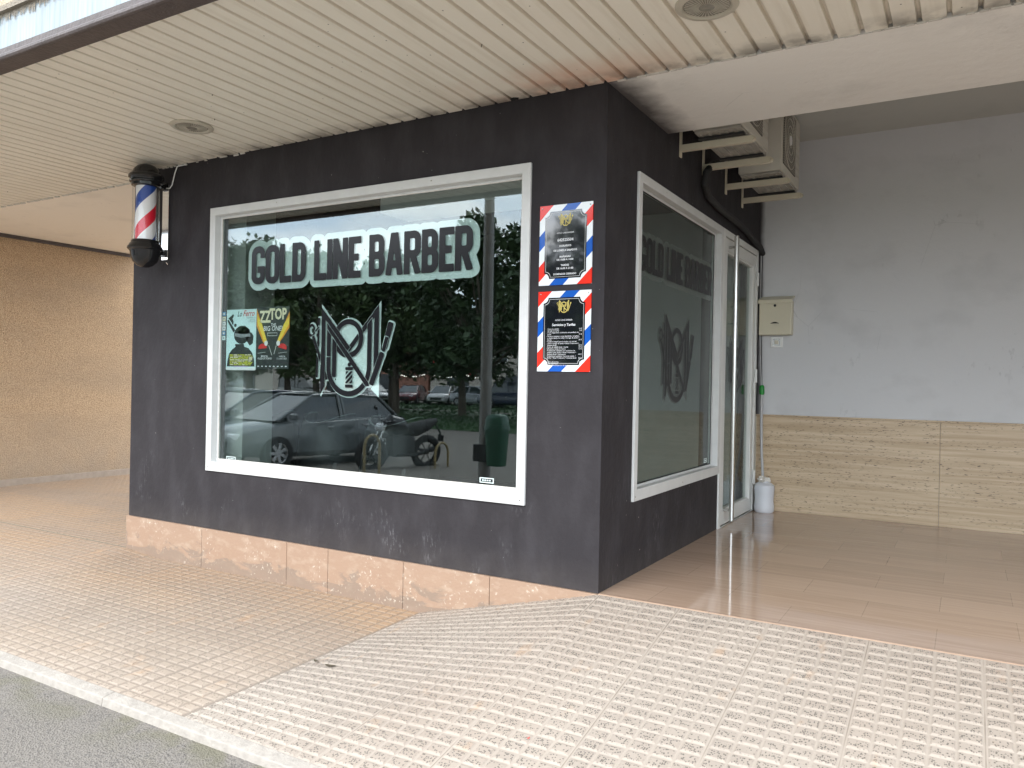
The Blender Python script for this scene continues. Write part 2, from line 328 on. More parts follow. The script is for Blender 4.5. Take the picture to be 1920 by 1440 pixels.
MAT = dict(
    wall=m_black_wall(), slat=m_slat(), pebble=m_pebble(),
    beam=m_plaster('white_plaster_soffit', (.82, .79, .74), (.86, .835, .79), True, .16),
    porch=m_plaster('greyed_white_plaster', (.57, .57, .575), (.62, .62, .625), True, .035),
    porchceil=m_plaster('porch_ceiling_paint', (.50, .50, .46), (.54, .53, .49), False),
    leftsoffit=m_plaster('cream_plaster_soffit', (.86, .78, .67), (.88, .81, .71)),
    plinth=m_stone_plinth(), trav=m_travertine(), floor=m_porch_floor(),
    ramp=m_paving('cream_terrazzo_paving', (.335, .28, .230), (.385, .33, .276), .5, (.28, .222, .175)),
    pave=m_paving('weathered_pink_paving', (.350, .278, .216), (.405, .332, .266), .15, (.33, .245, .170)),
    kerb=simple('worn_concrete_edging', (.34, .305, .265), .85, var=.35, sc=22, bump=.004, bsc=70),
    asphalt=m_asphalt(), glass=m_glass(), sideglass=m_glass('side_glass', (.86, .90, .88), 1.5, (.58, .58, .57)),
    frame=simple('white_painted_frame', (.60, .60, .585), .38, var=.10, sc=12, bump=.0015, bsc=25),
    alu=simple('white_aluminium', (.70, .70, .67), .3, var=.05),
    steel=simple('brushed_steel', (.55, .55, .53), .22, 1, var=.1, sc=20),
    chrome=simple('chrome', (.82, .82, .82), .06, 1, var=.02),
    blackgloss=simple('glossy_black_plastic', (.012, .012, .013), .12, var=.1),
    rubber=simple('black_rubber', (.02, .02, .02), .7),
    vinyl=simple('pale_vinyl', (.64, .72, .70), .4, var=.05, sc=3),
    vinylblack=simple('black_vinyl', (.009, .009, .011), .2, Specular_IOR_Level=.25), vinylmatt=simple('matt_black_vinyl', (.010, .010, .011), .4, Specular_IOR_Level=.3),
    stripes=m_stripes(), helix=m_helix(), clear=m_glass('clear_tube', (.985, .985, .985), 1.45),
    white=simple('white_paint', (.78, .78, .76), .5, var=.04),
    offwhite=simple('yellowed_white_plastic', (.60, .555, .45), .45, var=.08),
    acwhite=simple('ac_casing_paint', (.56, .53, .46), .42, var=.14, sc=4),
    grille=m_grille(), brack=simple('cream_bracket_paint', (.62, .555, .43), .4, var=.1),
    dirty=simple('dirty_ac_base', (.34, .32, .28), .6, var=.5, sc=14, bump=.01, bsc=12),
    dark=simple('dark_void', (.006, .006, .006), .9),
    steelpale=m_fascia(),
    brownmetal=simple('brown_metal_strip', (.085, .065, .06), .55, var=.4, sc=14, bump=.004, bsc=60),
    render=simple('beige_render', (.46, .38, .27), .9, var=.2, sc=30, bump=.01, bsc=90),
    fringe=simple('mortar_fringe', (.27, .23, .18), .9, var=.4, sc=60, bump=.01, bsc=90),
    caulk=simple('old_white_filler', (.60, .57, .52), .8, var=.3, sc=40, bump=.006, bsc=60),
    lens=simple('ribbed_lamp_glass', (.27, .25, .21), .18, var=.5, sc=60),
    rim=simple('lamp_rim', (.50, .455, .37), .35, var=.1),
    mailbox=simple('cream_enamel', (.62, .57, .43), .35, var=.06),
    gold=simple('gold_print', (.62, .50, .13), .3, var=.2), silver=simple('silver_print', (.55, .55, .53), .3),
    signblack=simple('gloss_black_print', (.007, .008, .012), .05, var=.1, sc=3, Specular_IOR_Level=1.0, Coat_Weight=.8),
    whiteprint=simple('white_print', (.78, .78, .78), .3, var=.02),
    paleblue=simple('pale_blue_print', (.66, .84, .84), .35, var=.05),
    blackprint=simple('black_print', (.02, .024, .026), .35, var=.2),
    greyprint=simple('grey_print', (.27, .29, .30), .35, var=.5, sc=30),
    red=simple('red_print', (.62, .02, .02), .35), orange=simple('orange_print', (.80, .32, .02), .35, var=.3, sc=30),
    yellow=simple('yellow_print', (.85, .62, .06), .35), lime=simple('lime_print', (.55, .55, .04), .35),
    cream=simple('cream_print', (.80, .72, .50), .35), blue=simple('blue_print', (.02, .22, .42), .35), lilac=simple('lilac_print', (.50, .38, .62), .35),
    green=simple('green_plastic', (.01, .22, .03), .35), jug=simple('translucent_plastic', (.62, .63, .66), .4, var=.06),
    hose=simple('pale_grey_hose', (.42, .42, .42), .4), paper=simple('crumpled_paper', (.72, .68, .62), .8, var=.1, bump=.02, bsc=25),
    pipe=simple('black_pipe_lagging', (.018, .017, .017), .7, bump=.003),
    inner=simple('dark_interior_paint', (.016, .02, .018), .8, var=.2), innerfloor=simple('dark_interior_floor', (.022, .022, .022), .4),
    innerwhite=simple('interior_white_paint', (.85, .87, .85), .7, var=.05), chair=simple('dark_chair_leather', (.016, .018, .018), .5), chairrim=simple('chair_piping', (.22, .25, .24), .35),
    carpaint=m_objcol('car_paint', .18, 0, Coat_Weight=.6), carglass=simple('car_glass', (.03, .038, .04), .05, var=.05, Specular_IOR_Level=1.0),
    tyre=simple('tyre_rubber', (.018, .018, .018), .8), rimm=simple('alloy_wheel', (.45, .45, .46), .3, .8),
    lamp=simple('headlamp_lens', (.60, .62, .64), .1), redlamp=simple('tail_lamp', (.30, .01, .01), .2),
    leafa=m_leaf('leaves_dark', (.025, .05, .018), (.055, .09, .03)), leafb=m_leaf('leaves_mid', (.045, .08, .025), (.09, .13, .045)),
    bark=simple('bark', (.10, .08, .06), .9, var=.4, bump=.02, bsc=20), grass=simple('grass_blades', (.03, .072, .02), .8, var=.35, sc=2, bump=.03, bsc=30),
    bin=simple('green_bin_plastic', (.012, .075, .04), .35), galv=simple('rusty_galvanised_pole', (.22, .21, .20), .5, .3, var=.3, sc=5),
    ochre=simple('ochre_hoop_paint', (.22, .165, .07), .45), hill=simple('pale_render', (.42, .38, .33), .9), brickr=simple('red_brick_render', (.28, .13, .09), .9, var=.2),
    win=simple('dark_window', (.02, .025, .03), .1),
)
bm_bulb = NT('lit_bulb'); bm_bulb.b.inputs['Emission Color'].default_value = (1, .95, .85, 1); bm_bulb.b.inputs['Emission Strength'].default_value = 5; MAT['bulb'] = bm_bulb.m

# ------------------------------------------------------------------ mesh helpers
ORG = {}
def thing(name, label, cat, loc=(0, 0, 0), rz=0, group=None):
    o = bpy.data.objects.new(name, None); COL.objects.link(o); o.location = loc; o.rotation_euler = (0, 0, rz)
    o.empty_display_size = .1
    o['label'] = label; o['category'] = cat
    if group: o['group'] = group
    ORG[o.name] = Vector(loc) if rz == 0 else Vector((0, 0, 0))
    return o
def tag(o, label, cat, group=None):
    o['label'] = label; o['category'] = cat
    if group: o['group'] = group
    return o
class B:
    """collects shapes in one bmesh; world coordinates"""
    def __init__(s): s.bm = bmesh.new(); s.xf = None
    def v(s, p):
        p = Vector(p)
        if s.xf is not None: p = s.xf @ p
        return s.bm.verts.new(p)
    def f(s, vs):
        try: return s.bm.faces.new(vs)
        except ValueError: return None
    def poly(s, pts): return s.f([s.v(p) for p in pts])
    def box(s, x0, x1, y0, y1, z0, z1, bev=0):
        c = [s.v((x, y, z)) for z in (z0, z1) for y in (y0, y1) for x in (x0, x1)]
        fs = [s.f([c[i] for i in q]) for q in ((0, 2, 3, 1), (4, 5, 7, 6), (0, 1, 5, 4), (2, 6, 7, 3), (0, 4, 6, 2), (1, 3, 7, 5))]
        if bev:
            es = list({e for f in fs for e in f.edges})
            bmesh.ops.bevel(s.bm, geom=es, offset=bev, segments=2, affect='EDGES', profile=.5)
        return s
    def tube(s, pts, r, n=10, cap=True, closed=False):
        pts = [Vector(p) for p in pts]; rr = r if isinstance(r, (list, tuple)) else [r]*len(pts)
        rings = []; prev = None
        for i, p in enumerate(pts):
            if closed: t = (pts[(i+1) % len(pts)]-pts[i-1]).normalized()
            else: t = (pts[min(i+1, len(pts)-1)]-pts[max(i-1, 0)]).normalized()
            a = prev if prev is not None else (Vector((0, 0, 1)) if abs(t.z) < .9 else Vector((1, 0, 0)))
            a = (a-t*a.dot(t)).normalized(); prev = a; b = t.cross(a)
            rings.append([s.v(p+(a*math.cos(k*2*math.pi/n)+b*math.sin(k*2*math.pi/n))*rr[i]) for k in range(n)])
        m = len(rings)
        for i in range(m if closed else m-1):
            A, Bq = rings[i], rings[(i+1) % m]
            for k in range(n): s.f([A[k], A[(k+1) % n], Bq[(k+1) % n], Bq[k]])
        if cap and not closed: s.f(rings[0][::-1]); s.f(rings[-1])
        return s
    def lathe(s, prof, c=(0, 0, 0), n=32, axis='z'):
        c = Vector(c); rings = []
        def P(r, h, a):
            q = (r*math.cos(a), r*math.sin(a), h)
            if axis == 'y': q = (q[0], q[2], q[1])
            if axis == 'x': q = (q[2], q[0], q[1])
            return c+Vector(q)
        for r, h in prof:
            if r < 1e-6: rings.append([s.v(P(0, h, 0))])
            else: rings.append([s.v(P(r, h, k*2*math.pi/n)) for k in range(n)])
        for A, Bq in zip(rings, rings[1:]):
            for k in range(n):
                q = ([A[0]] if len(A) == 1 else [A[k], A[(k+1) % n]]) + ([Bq[0]] if len(Bq) == 1 else [Bq[(k+1) % n], Bq[k]])
                if len(q) > 2: s.f(q)
        return s
    def ring(s, m, o, i, w0, w1):
        """flat rectangular frame: outer rect o, inner rect i (u0,u1,v0,v1), from depth w0 (front) to w1; m maps (u,v,w)"""
        def rect(r, w): return [s.v(m(*p)) for p in ((r[0], r[2], w), (r[1], r[2], w), (r[1], r[3], w), (r[0], r[3], w))]
        a, b, c, d = rect(o, w0), rect(i, w0), rect(o, w1), rect(i, w1)
        for k in range(4):
            j = (k+1) % 4
            s.f([a[k], a[j], b[j], b[k]]); s.f([c[j], c[k], d[k], d[j]]); s.f([a[j], a[k], c[k], c[j]]); s.f([b[k], b[j], d[j], d[k]])
        return s
    def wall(s, m, r, holes, w0, w1, du=None):
        us = sorted({r[0], r[1]} | {h[i] for h in holes for i in (0, 1)}); vs = sorted({r[2], r[3]} | {h[i] for h in holes for i in (2, 3)})
        def inh(u, v): return any(h[0] < u < h[1] and h[2] < v < h[3] for h in holes) or not (r[0] < u < r[1] and r[2] < v < r[3])
        F = {}; K = {}
        def g(D, u, v, w):
            if (u, v) not in D: D[(u, v)] = s.v(m(u, v, w))
            return D[(u, v)]
        for a, b in zip(us, us[1:]):
            for c, d in zip(vs, vs[1:]):
                if inh((a+b)/2, (c+d)/2): continue
                s.f([g(F, a, c, w0), g(F, b, c, w0), g(F, b, d, w0), g(F, a, d, w0)])
                s.f([g(K, a, c, w1), g(K, a, d, w1), g(K, b, d, w1), g(K, b, c, w1)])
                e = .001
                for (p, q, tu, tv) in (((a, c), (b, c), (a+b)/2, c-e), ((b, c), (b, d), b+e, (c+d)/2), ((b, d), (a, d), (a+b)/2, d+e), ((a, d), (a, c), a-e, (c+d)/2)):
                    if inh(tu, tv): s.f([g(F, *q, w0), g(F, *p, w0), g(K, *p, w1), g(K, *q, w1)])
        return s
    def add(s, fn): fn(s); return s

def obj(name, b, mat, parent=None, smooth=False, bevel=0, world=True):
    bm = b.bm if isinstance(b, B) else b
    bmesh.ops.recalc_face_normals(bm, faces=bm.faces)
    if parent is not None:
        root = parent
        while root.parent: root = root.parent
        off = ORG.get(root.name, Vector((0, 0, 0)))
        if off.length: bmesh.ops.translate(bm, verts=bm.verts, vec=-off)
    me = bpy.data.meshes.new(name); bm.to_mesh(me); bm.free()
    me.materials.append(MAT[mat] if isinstance(mat, str) else mat)
    if smooth:
        for p in me.polygons: p.use_smooth = True
    o = bpy.data.objects.new(name, me); COL.objects.link(o)
    if smooth:
        try: me.set_sharp_from_angle(angle=R(40))
        except Exception: pass
    if bevel:
        md = o.modifiers.new('bevel', 'BEVEL'); md.width = bevel; md.segments = 2; md.limit_method = 'ANGLE'; md.angle_limit = R(40)
    if parent is not None: o.parent = parent
    return o
def struct(o): o['kind'] = 'structure'; return o
def kids(o): return [c for c in bpy.data.objects if c.parent == o]
def copy_tree(o, parent=None, ks=None):
    c = o.copy(); COL.objects.link(c)
    if parent: c.parent = parent
    for ch in kids(o): copy_tree(ch, c)
    return c

# ---- signed distance vector art (lettering and emblem), turned into clean flat meshes
def sdf_mesh(D, x0, y0, h, m, b):
    """D[j,i] signed distances on a grid; marching squares fill; m maps (u,v) to a world point"""
    ny, nx = D.shape; ins = D < 0; bm = b
    for j in range(ny-1):
        i = 0; row = ins[j]; row2 = ins[j+1]
        while i < nx-1:
            k = row[i] & row[i+1] & row2[i] & row2[i+1]
            if k:
                e = i
                while e < nx-1 and row[e] and row[e+1] and row2[e] and row2[e+1]: e += 1
                bm.poly([m(x0+i*h, y0+j*h), m(x0+e*h, y0+j*h), m(x0+e*h, y0+j*h+h), m(x0+i*h, y0+j*h+h)]); i = e; continue
            if row[i] | row[i+1] | row2[i] | row2[i+1]:
                cs = ((i, j), (i+1, j), (i+1, j+1), (i, j+1)); pts = []
                for q in range(4):
                    (a, c), (a2, c2) = cs[q], cs[(q+1) % 4]; d1, d2 = D[c, a], D[c2, a2]
                    if d1 < 0: pts.append(m(x0+a*h, y0+c*h))
                    if (d1 < 0) != (d2 < 0):
                        t = d1/(d1-d2); pts.append(m(x0+(a+(a2-a)*t)*h, y0+(c+(c2-c)*t)*h))
                if len(pts) > 2: bm.poly(pts)
            i += 1
def seg(X, Y, a, b, hw, rr=.004, hw2=None):
    ax, ay = a; bx, by = b; L = math.hypot(bx-ax, by-ay); ux, uy = (bx-ax)/L, (by-ay)/L
    cx, cy = (ax+bx)/2, (ay+by)/2; px = (X-cx)*ux+(Y-cy)*uy; py = -(X-cx)*uy+(Y-cy)*ux
    qx = np.abs(px)-L/2+rr; qy = np.abs(py)-hw+rr
    return np.hypot(np.maximum(qx, 0), np.maximum(qy, 0))+np.minimum(np.maximum(qx, qy), 0)-rr
def rrect(X, Y, cx, cy, hx, hy, r):
    qx = np.abs(X-cx)-hx+r; qy = np.abs(Y-cy)-hy+r
    return np.hypot(np.maximum(qx, 0), np.maximum(qy, 0))+np.minimum(np.maximum(qx, qy), 0)-r
def circ(X, Y, cx, cy, r): return np.hypot(X-cx, Y-cy)-r
U = np.minimum
def letter(X, Y, ch, x0, x1, z0, z1):
    hw = .0215; w = x1-x0; h = z1-z0; cx = (x0+x1)/2; cz = (z0+z1)/2
    V = lambda x, a=z0, b=z1: seg(X, Y, (x, a), (x, b), hw)
    Hh = lambda z, a=x0, b=x1: seg(X, Y, (a, z), (b, z), hw)
    ringd = lambda c, d, e, f, r=.034: np.abs(rrect(X, Y, (c+d)/2, (e+f)/2, (d-c)/2-hw, (f-e)/2-hw, r))-hw
    L = V(x0+hw)
    if ch == 'O': return ringd(x0, x1, z0, z1)
    if ch == 'D': return U(L, np.maximum(ringd(x0, x1, z0, z1), 0*X-1))
    if ch == 'G':
        g = ringd(x0, x1, z0, z1); g = np.maximum(g, -rrect(X, Y, x1-.01, z0+h*.54, w*.36, h*.145, .002))
        return U(g, Hh(z0+h*.385, cx-.008, x1))
    if ch == 'L': return U(L, Hh(z0+hw))
    if ch == 'I': return V(cx)
    if ch == 'N': return U(U(L, V(x1-hw)), np.maximum(seg(X, Y, (x0+hw*.9, z1), (x1-hw*.9, z0), hw), rrect(X, Y, cx, cz, w/2, h/2, .002)))
    if ch == 'E': return U(U(L, Hh(z0+hw)), U(Hh(z1-hw), Hh(cz, x0, x1-.018)))
    if ch == 'A':
        d = U(seg(X, Y, (x0+hw, z0), (cx-hw*.25, z1), hw), seg(X, Y, (x1-hw, z0), (cx+hw*.25, z1), hw))
        return U(np.maximum(d, np.abs(Y-cz)-h/2), Hh(z0+h*.26, x0+.035, x1-.035))
    if ch == 'B': return U(L, U(ringd(x0, x1, z0, cz+hw, .03), ringd(x0, x1-.004, cz-hw, z1, .03)))
    if ch == 'R': return U(U(L, ringd(x0, x1, cz-hw*1.4, z1, .03)), np.maximum(seg(X, Y, (cx-.004, cz), (x1-hw*.8, z0), hw), np.abs(Y-cz)-h/2))
LET = [('G', -2.536, -2.412), ('O', -2.407, -2.282), ('L', -2.277, -2.175), ('D', -2.166, -2.048), ('L', -1.978, -1.872), ('I', -1.869, -1.826), ('N', -1.821, -1.700), ('E', -1.695, -1.596),
       ('B', -1.534, -1.414), ('A', -1.409, -1.278), ('R', -1.273, -1.152), ('B', -1.146, -1.030), ('E', -1.025, -.922), ('R', -.917, -.799)]
def lettering(m, offs, h=.0045, scale=1):
    """m(u,v): u from the left end of the word, v up from the base line"""
    X, Y = np.meshgrid(np.arange(-.06, 1.81, h), np.arange(-.07, .33, h)); D = np.full(X.shape, 9.)
    for ch, a, b in LET: D = U(D, letter(X, Y, ch, a+2.536, b+2.536, 0, .248))
    bb = B(); sdf_mesh(D-offs, -.06, -.07, h, lambda u, v: m(u*scale, v*scale), bb); return bb
def emblem_fields(h, gap=.0042):
    """emblem drawn about its centre (u right, v up); returns dark strokes and pale ground"""
    x0, y0 = -.37, -.31
    X, Y = np.meshgrid(np.arange(x0, .37, h), np.arange(y0, .31, h)); X = X-1.676; Y = Y+1.19
    mx_ = np.maximum; st = []
    def line(a, b):      # signed distance to the line a-b, negative on its right-hand side
        L = math.hypot(b[0]-a[0], b[1]-a[1]); nx, ny = -(b[1]-a[1])/L, (b[0]-a[0])/L
        return (X-a[0])*nx+(Y-a[1])*ny
    S = lambda a, b, w=.0165, rr_=.001: seg(X, Y, a, b, w, rr_)
    band = lambda a, b, w: np.abs(line(a, b)+w)-w      # stroke hanging below its top edge a-b
    # scissors behind the left stem
    st.append(np.abs(np.hypot((X+1.985)/.8, (Y-1.322)/1.15)-.029)-.0075)
    st.append(S((-1.925, 1.40), (-1.936, 1.03), .0085)); st.append(U(S((-1.974, 1.288), (-1.852, 1.02), .0105), S((-1.955, 1.315), (-1.922, 1.345), .005)))
    # P: stem and bowl
    ring = mx_(np.abs(circ(X, Y, -1.684, 1.269, .1015))-.0155, -(X+1.80)); st.append(ring)
    st.append(mx_(S((-1.795, 1.40), (-1.795, 1.035)), line((-1.831, 1.347), (-1.526, 1.010))))
    # right half of the M: diagonal with the right stem
    rd_t = ((-1.671, 1.232), (-1.448, 1.468))
    rstem = mx_(mx_(np.abs(X+1.465)-.0165, 1.075-Y), line(*rd_t))
    rdiag = mx_(mx_(mx_(band(rd_t[0], rd_t[1], .0145), X+1.4485), -(X+1.69)), 0*X-9)
    over = np.abs(circ(X, Y, -1.684, 1.269, .1015))-.0155-gap
    st.append(U(mx_(rdiag, -over), rstem))
    # U with the N diagonal
    u_in = (-1.857, 1.376); n_t = (u_in, (-1.500, .982))
    uu = np.abs(rrect(X, Y, -1.679, 1.35, .161, .414, .161))-.0165
    uu = mx_(uu, np.where(X < -1.679, line(*n_t), line((-1.60, 1.282), (-1.448, 1.4425))))
    nd = mx_(mx_(band(n_t[0], n_t[1], .0145), -(X+1.857)), Y*0-9); nd = mx_(nd, -(Y-.985)); nd = mx_(nd, X+1.515)
    st.append(uu); st.append(nd)
    # left half of the M: stem with the long diagonal
    m_t = ((-1.9035, 1.463), (-1.668, 1.215))
    lst = mx_(mx_(np.abs(X+1.887)-.0165, .918-Y), line(*m_t)); lst = mx_(lst, .918+(X+1.9035)*1.3*-1-Y+.03*0)
    lst = mx_(lst, (.925+(X+1.9035)*1.6)-Y)
    md_ = mx_(band(m_t[0], m_t[1], .0145), -(X+1.9035)); md_ = mx_(md_, -line((-1.690, 1.193), (-1.60, 1.290)) - .0)
    st.append(U(lst, md_))
    # razor
    st.append(S((-1.357, 1.360), (-1.405, 1.205), .020, .010)); st.append(S((-1.385, 1.275), (-1.414, 1.190), .0135, .004)); st.append(S((-1.418, 1.185), (-1.500, .992), .018, .009))
    D = st[0]
    for s_ in st[1:]: D = U(mx_(D, -(s_-gap)), s_)
    D = mx_(D, -mx_(np.abs(Y-1.160)-.002, np.abs(X+1.8405)-.03))
    pole = circ(X, Y, -1.672, 1.112, .0125)
    for z in (1.088, .982): pole = U(pole, rrect(X, Y, -1.672, z, .031, .0095, .007))
    body = rrect(X, Y, -1.672, 1.035, .027, .037, .002); ph = ((Y-X*.9)/.031) % 1.0
    D = U(D, U(pole, mx_(body, (np.abs(ph-.5)-.31)*.02)))
    # pale ground: thin outline all round plus the filled counters
    fill = mx_(rrect(X, Y, -1.679, 1.35, .172, .424, .172), -(X+1.785))
    fill = mx_(fill, Y-mx_(1.27+0*X, 1.300+(X+1.575)*1.06)); fill = U(fill, circ(X, Y, -1.684, 1.269, .117))
    tri = mx_(mx_(X+1.446, -line((-1.500, .985), (-1.420, 1.175))*-1), mx_(.965-(X+1.505)*.75-Y, Y-1.12))
    tri = mx_(tri, -(X+1.515))
    ground = U(U(D-.0085, fill), tri)
    return X+1.676, Y-1.19, D, ground, x0, y0
def emblem(m, kind, h=.0028, scale=1, gap=.0042):
    X, Y, D, G, x0, y0 = emblem_fields(h, gap)
    bb = B(); sdf_mesh(D if kind == 'dark' else G, x0, y0, h, lambda u, v: m(u*scale, v*scale), bb); return bb

_font_cache = {}
def text_into(b, txt, size, m, align='CENTER', bold=0.0, sx=1.0, shear=0.0):
    cu = bpy.data.curves.new('t', 'FONT'); cu.body = txt; cu.size = size; cu.align_x = align; cu.resolution_u = 2; cu.offset = bold; cu.shear = shear
    o = bpy.data.objects.new('t', cu); COL.objects.link(o)
    dg = bpy.context.evaluated_depsgraph_get(); dg.update()
    me = bpy.data.meshes.new_from_object(o.evaluated_get(dg))
    vs = [b.v(m(v.co.x*sx, v.co.y)) for v in me.vertices]
    for p in me.polygons: b.f([vs[i] for i in p.vertices])
    bpy.data.objects.remove(o); bpy.data.curves.remove(cu); bpy.data.meshes.remove(me)
    return b

FAC = lambda u, v, w: (u, w, v)       # facade plane, w into the shop
SID = lambda u, v, w: (-w, u, v)      # side wall plane x=0, w into the shop
ZC = 2.495

# ================================================================== GROUND
def sm(t): t = max(0., min(1., t)); return t*t*(3-2*t)
def zg(x, y):
    if x > -1.07:
        zt = min(0., x*.25); t = min(1., max(0., -y/1.53)); return zt*(1-t)-.30*t-.004
    b = -.27+.0196*min(0., y)
    if y > 0: b += sm((-3.736-x)/.9)*0+.05*sm(y/1.1)
    lift = sm((-3.3-x)/.5)*.03*(1-min(1, max(0, -y)/.6)) if y <= 0 else .03
    return b+lift
def paving(x0, x1, y0, y1, ox, oy, ux, uy, tile, seed):
    """raised pads with bevelled sides on the ground surface, cut into tiles"""
    rr = random.Random(seed); b = B(); bm = b.bm; lay = None
    worn = {}
    def P(x, y, h, wn):
        v = bm.verts.new((x, y, zg(x, y)+h)); worn[v] = wn; return v
    nx0 = int(math.floor((x0-ox)/ux)); ny0 = int(math.floor((y0-oy)/uy))
    i = nx0
    while ox+i*ux < x1-1e-4:
        a, c = max(x0, ox+i*ux), min(x1, ox+(i+1)*ux)
        j = ny0
        while oy+j*uy < y1-1e-4:
            d, e = max(y0, oy+j*uy), min(y1, oy+(j+1)*uy); j += 1
            if c-a < .012 or e-d < .012: continue
            ci = i; cj = j-1
            gl = .004 if ci % tile[0] else .0065; gr = .004 if (ci+1) % tile[0] else .0065
            gb = .0035 if cj % tile[1] else .006; gt = .0035 if (cj+1) % tile[1] else .006
            H = (.0044 if x0 < -1.2 and False else (.0044 if x0 > -1.2 else .0034))+rr.uniform(-.0008, .0008); s1 = .0060; s2 = .0075
            dx = rr.uniform(-.0012, .0012); dy = rr.uniform(-.0012, .0012)
            o4 = [P(a, d, 0, 0), P(c, d, 0, 0), P(c, e, 0, 0), P(a, e, 0, 0)]
            f4 = [P(a+gl+dx, d+gb+dy, .0003, 0), P(c-gr+dx, d+gb+dy, .0003, 0), P(c-gr+dx, e-gt+dy, .0003, 0), P(a+gl+dx, e-gt+dy, .0003, 0)]
            k = min(s1, (c-a)/2-gl-.001); q = min(s2, (e-d)/2-gb-.001)
            t4 = [P(a+gl+k+dx, d+gb+q+dy, H, 1), P(c-gr-k+dx, d+gb+q+dy, H, 1), P(c-gr-k+dx, e-gt-q+dy, H, 1), P(a+gl+k+dx, e-gt-q+dy, H, 1)]
            for n in range(4):
                m_ = (n+1) % 4
                bm.faces.new([o4[n], o4[m_], f4[m_], f4[n]]); bm.faces.new([f4[n], f4[m_], t4[m_], t4[n]])
            bm.faces.new(t4)
        i += 1
    bm.verts.index_update(); vals = [worn[v] for v in bm.verts]
    return b, vals
def pave_obj(name, mat, *a):
    b, vals = paving(*a)
    me = bpy.data.meshes.new(name); b.bm.to_mesh(me); b.bm.free(); me.materials.append(MAT[mat])
    at = me.attributes.new('worn', 'FLOAT', 'POINT'); at.data.foreach_set('value', vals)
    o = bpy.data.objects.new(name, me); COL.objects.link(o); return struct(o)
pave_obj('ramp_paving', 'ramp', -1.07, 5.2, -1.53, 0.0, .01, -.002, .08, .0572, (5, 7), 1)
pave_obj('sidewalk', 'pave', -9.5, -1.07, -1.53, 0.0, -1.07, -.002, .08, .0572, (5, 7), 2)
pave_obj('passage_paving', 'pave', -7.32, -3.72, 0.0, 6.5, -1.07, .002, .08, .0572, (5, 7), 3)
# concrete edging and the asphalt falling away towards the street
b = B()
xs = [-9.5+i*1.6 for i in range(10)]
for a, c in zip(xs, xs[1:]):
    if a < -1.07 < c: pass
    z1 = zg(a+.001, -1.53)-.0; z2 = zg(c-.001, -1.53)
    j = rnd.uniform(-.0008, .0008)
    w3 = .0; p = [(a+.001, -1.53, z1+.004+j), (c-.001, -1.53, z2+.004+j), (c-.001, -1.585+j, z2-.003+j), (a+.001, -1.585+j, z1-.003+j), (c-.001, -1.593, z2-.06), (a+.001, -1.593, z1-.06), (c-.001, -1.53, z2-.06), (a+.001, -1.53, z1-.06)]
    v = [b.v(q) for q in p]; b.f([v[3], v[2], v[1], v[0]]); b.f([v[5], v[4], v[2], v[3]]); b.f([v[1], v[6], v[7], v[0]]); b.f([v[2], v[4], v[6], v[1]]); b.f([v[5], v[3], v[0], v[7]])
struct(obj('kerb', b, 'kerb', bevel=.004))
b = B(); bm = b.bm
def zroad(y):
    t = (-y-1.59)/(7.3-1.59)
    return -.335-(.445)*min(1, max(0, t))
ys = [-1.55, -1.59]+[-1.59-.25*(i+1) for i in range(24)]+[-8.5, -12, -20.2]
xx = [-220, -60, -20]+[-10+i*.5 for i in range(41)]+[30, 120]
grid = [[b.v((x, y, zroad(y)+(.004*math.sin(x*2.1+y)*math.sin(y*1.7) if -10 < x < 10 else 0))) for x in xx] for y in ys]
for r0, r1 in zip(grid, grid[1:]):
    for i in range(len(xx)-1): b.f([r0[i], r0[i+1], r1[i+1], r1[i]])
struct(obj('road', b, 'asphalt', smooth=True))
b = B()
b.poly([(-220, -35, -.80), (120, -35, -.80), (120, -36.6, -.80), (-220, -36.6, -.80)])
b.poly([(-220, -50, -.90), (120, -50, -.90), (120, -64, -1.0), (-220, -64, -1.0)])
struct(obj('far_road', b, 'asphalt'))
def grass_strip(y0, y1, z, seed):
    b = B(); rr = random.Random(seed)
    b.poly([(-220, y0, z), (120, y0, z), (120, y1, z), (-220, y1, z)])
    for k in range(5000):
        x = rr.uniform(-60, 0); y = rr.uniform(y1, y0); s = rr.uniform(.05, .14); a = rr.uniform(0, 6.28)
        b.poly([(x-s*math.cos(a), y-s*math.sin(a), z), (x+s*math.cos(a), y+s*math.sin(a), z), (x, y, z+rr.uniform(.05, .16))])
    o = obj('grass', b, 'grass'); o['kind'] = 'stuff'; o['label'] = 'low green grass on the median across the road'; o['category'] = 'grass'; return o
grass_strip(-20.2, -35, -.77, 1)
grass_strip(-36.6, -50, -.79, 2)
b = B(); b.poly([(-400, 60, -1.02), (400, 60, -1.02), (400, -400, -1.02), (-400, -400, -1.02)]); struct(obj('ground', b, 'grass'))
b = B(); b.poly([(-30, 6.5, -.21), (8, 6.5, -.21), (8, 30, -.21), (-30, 30, -.21)]); b.poly([(-30, 3.5, -.214), (-7.7, 3.5, -.214), (-7.7, 6.5, -.214), (-30, 6.5, -.214)]); struct(obj('bounce_ground', b, 'kerb'))  # unseen pale slabs added behind the passage to bounce light into it
# porch floor slab
b = B(); b.box(0.0, 5.2, 0.0, 3.25, -.30, 0.0)
b.box(.0, 5.2, -.003, 0.0, -.012, -.004)
struct(obj('porch_floor', b, 'floor'))

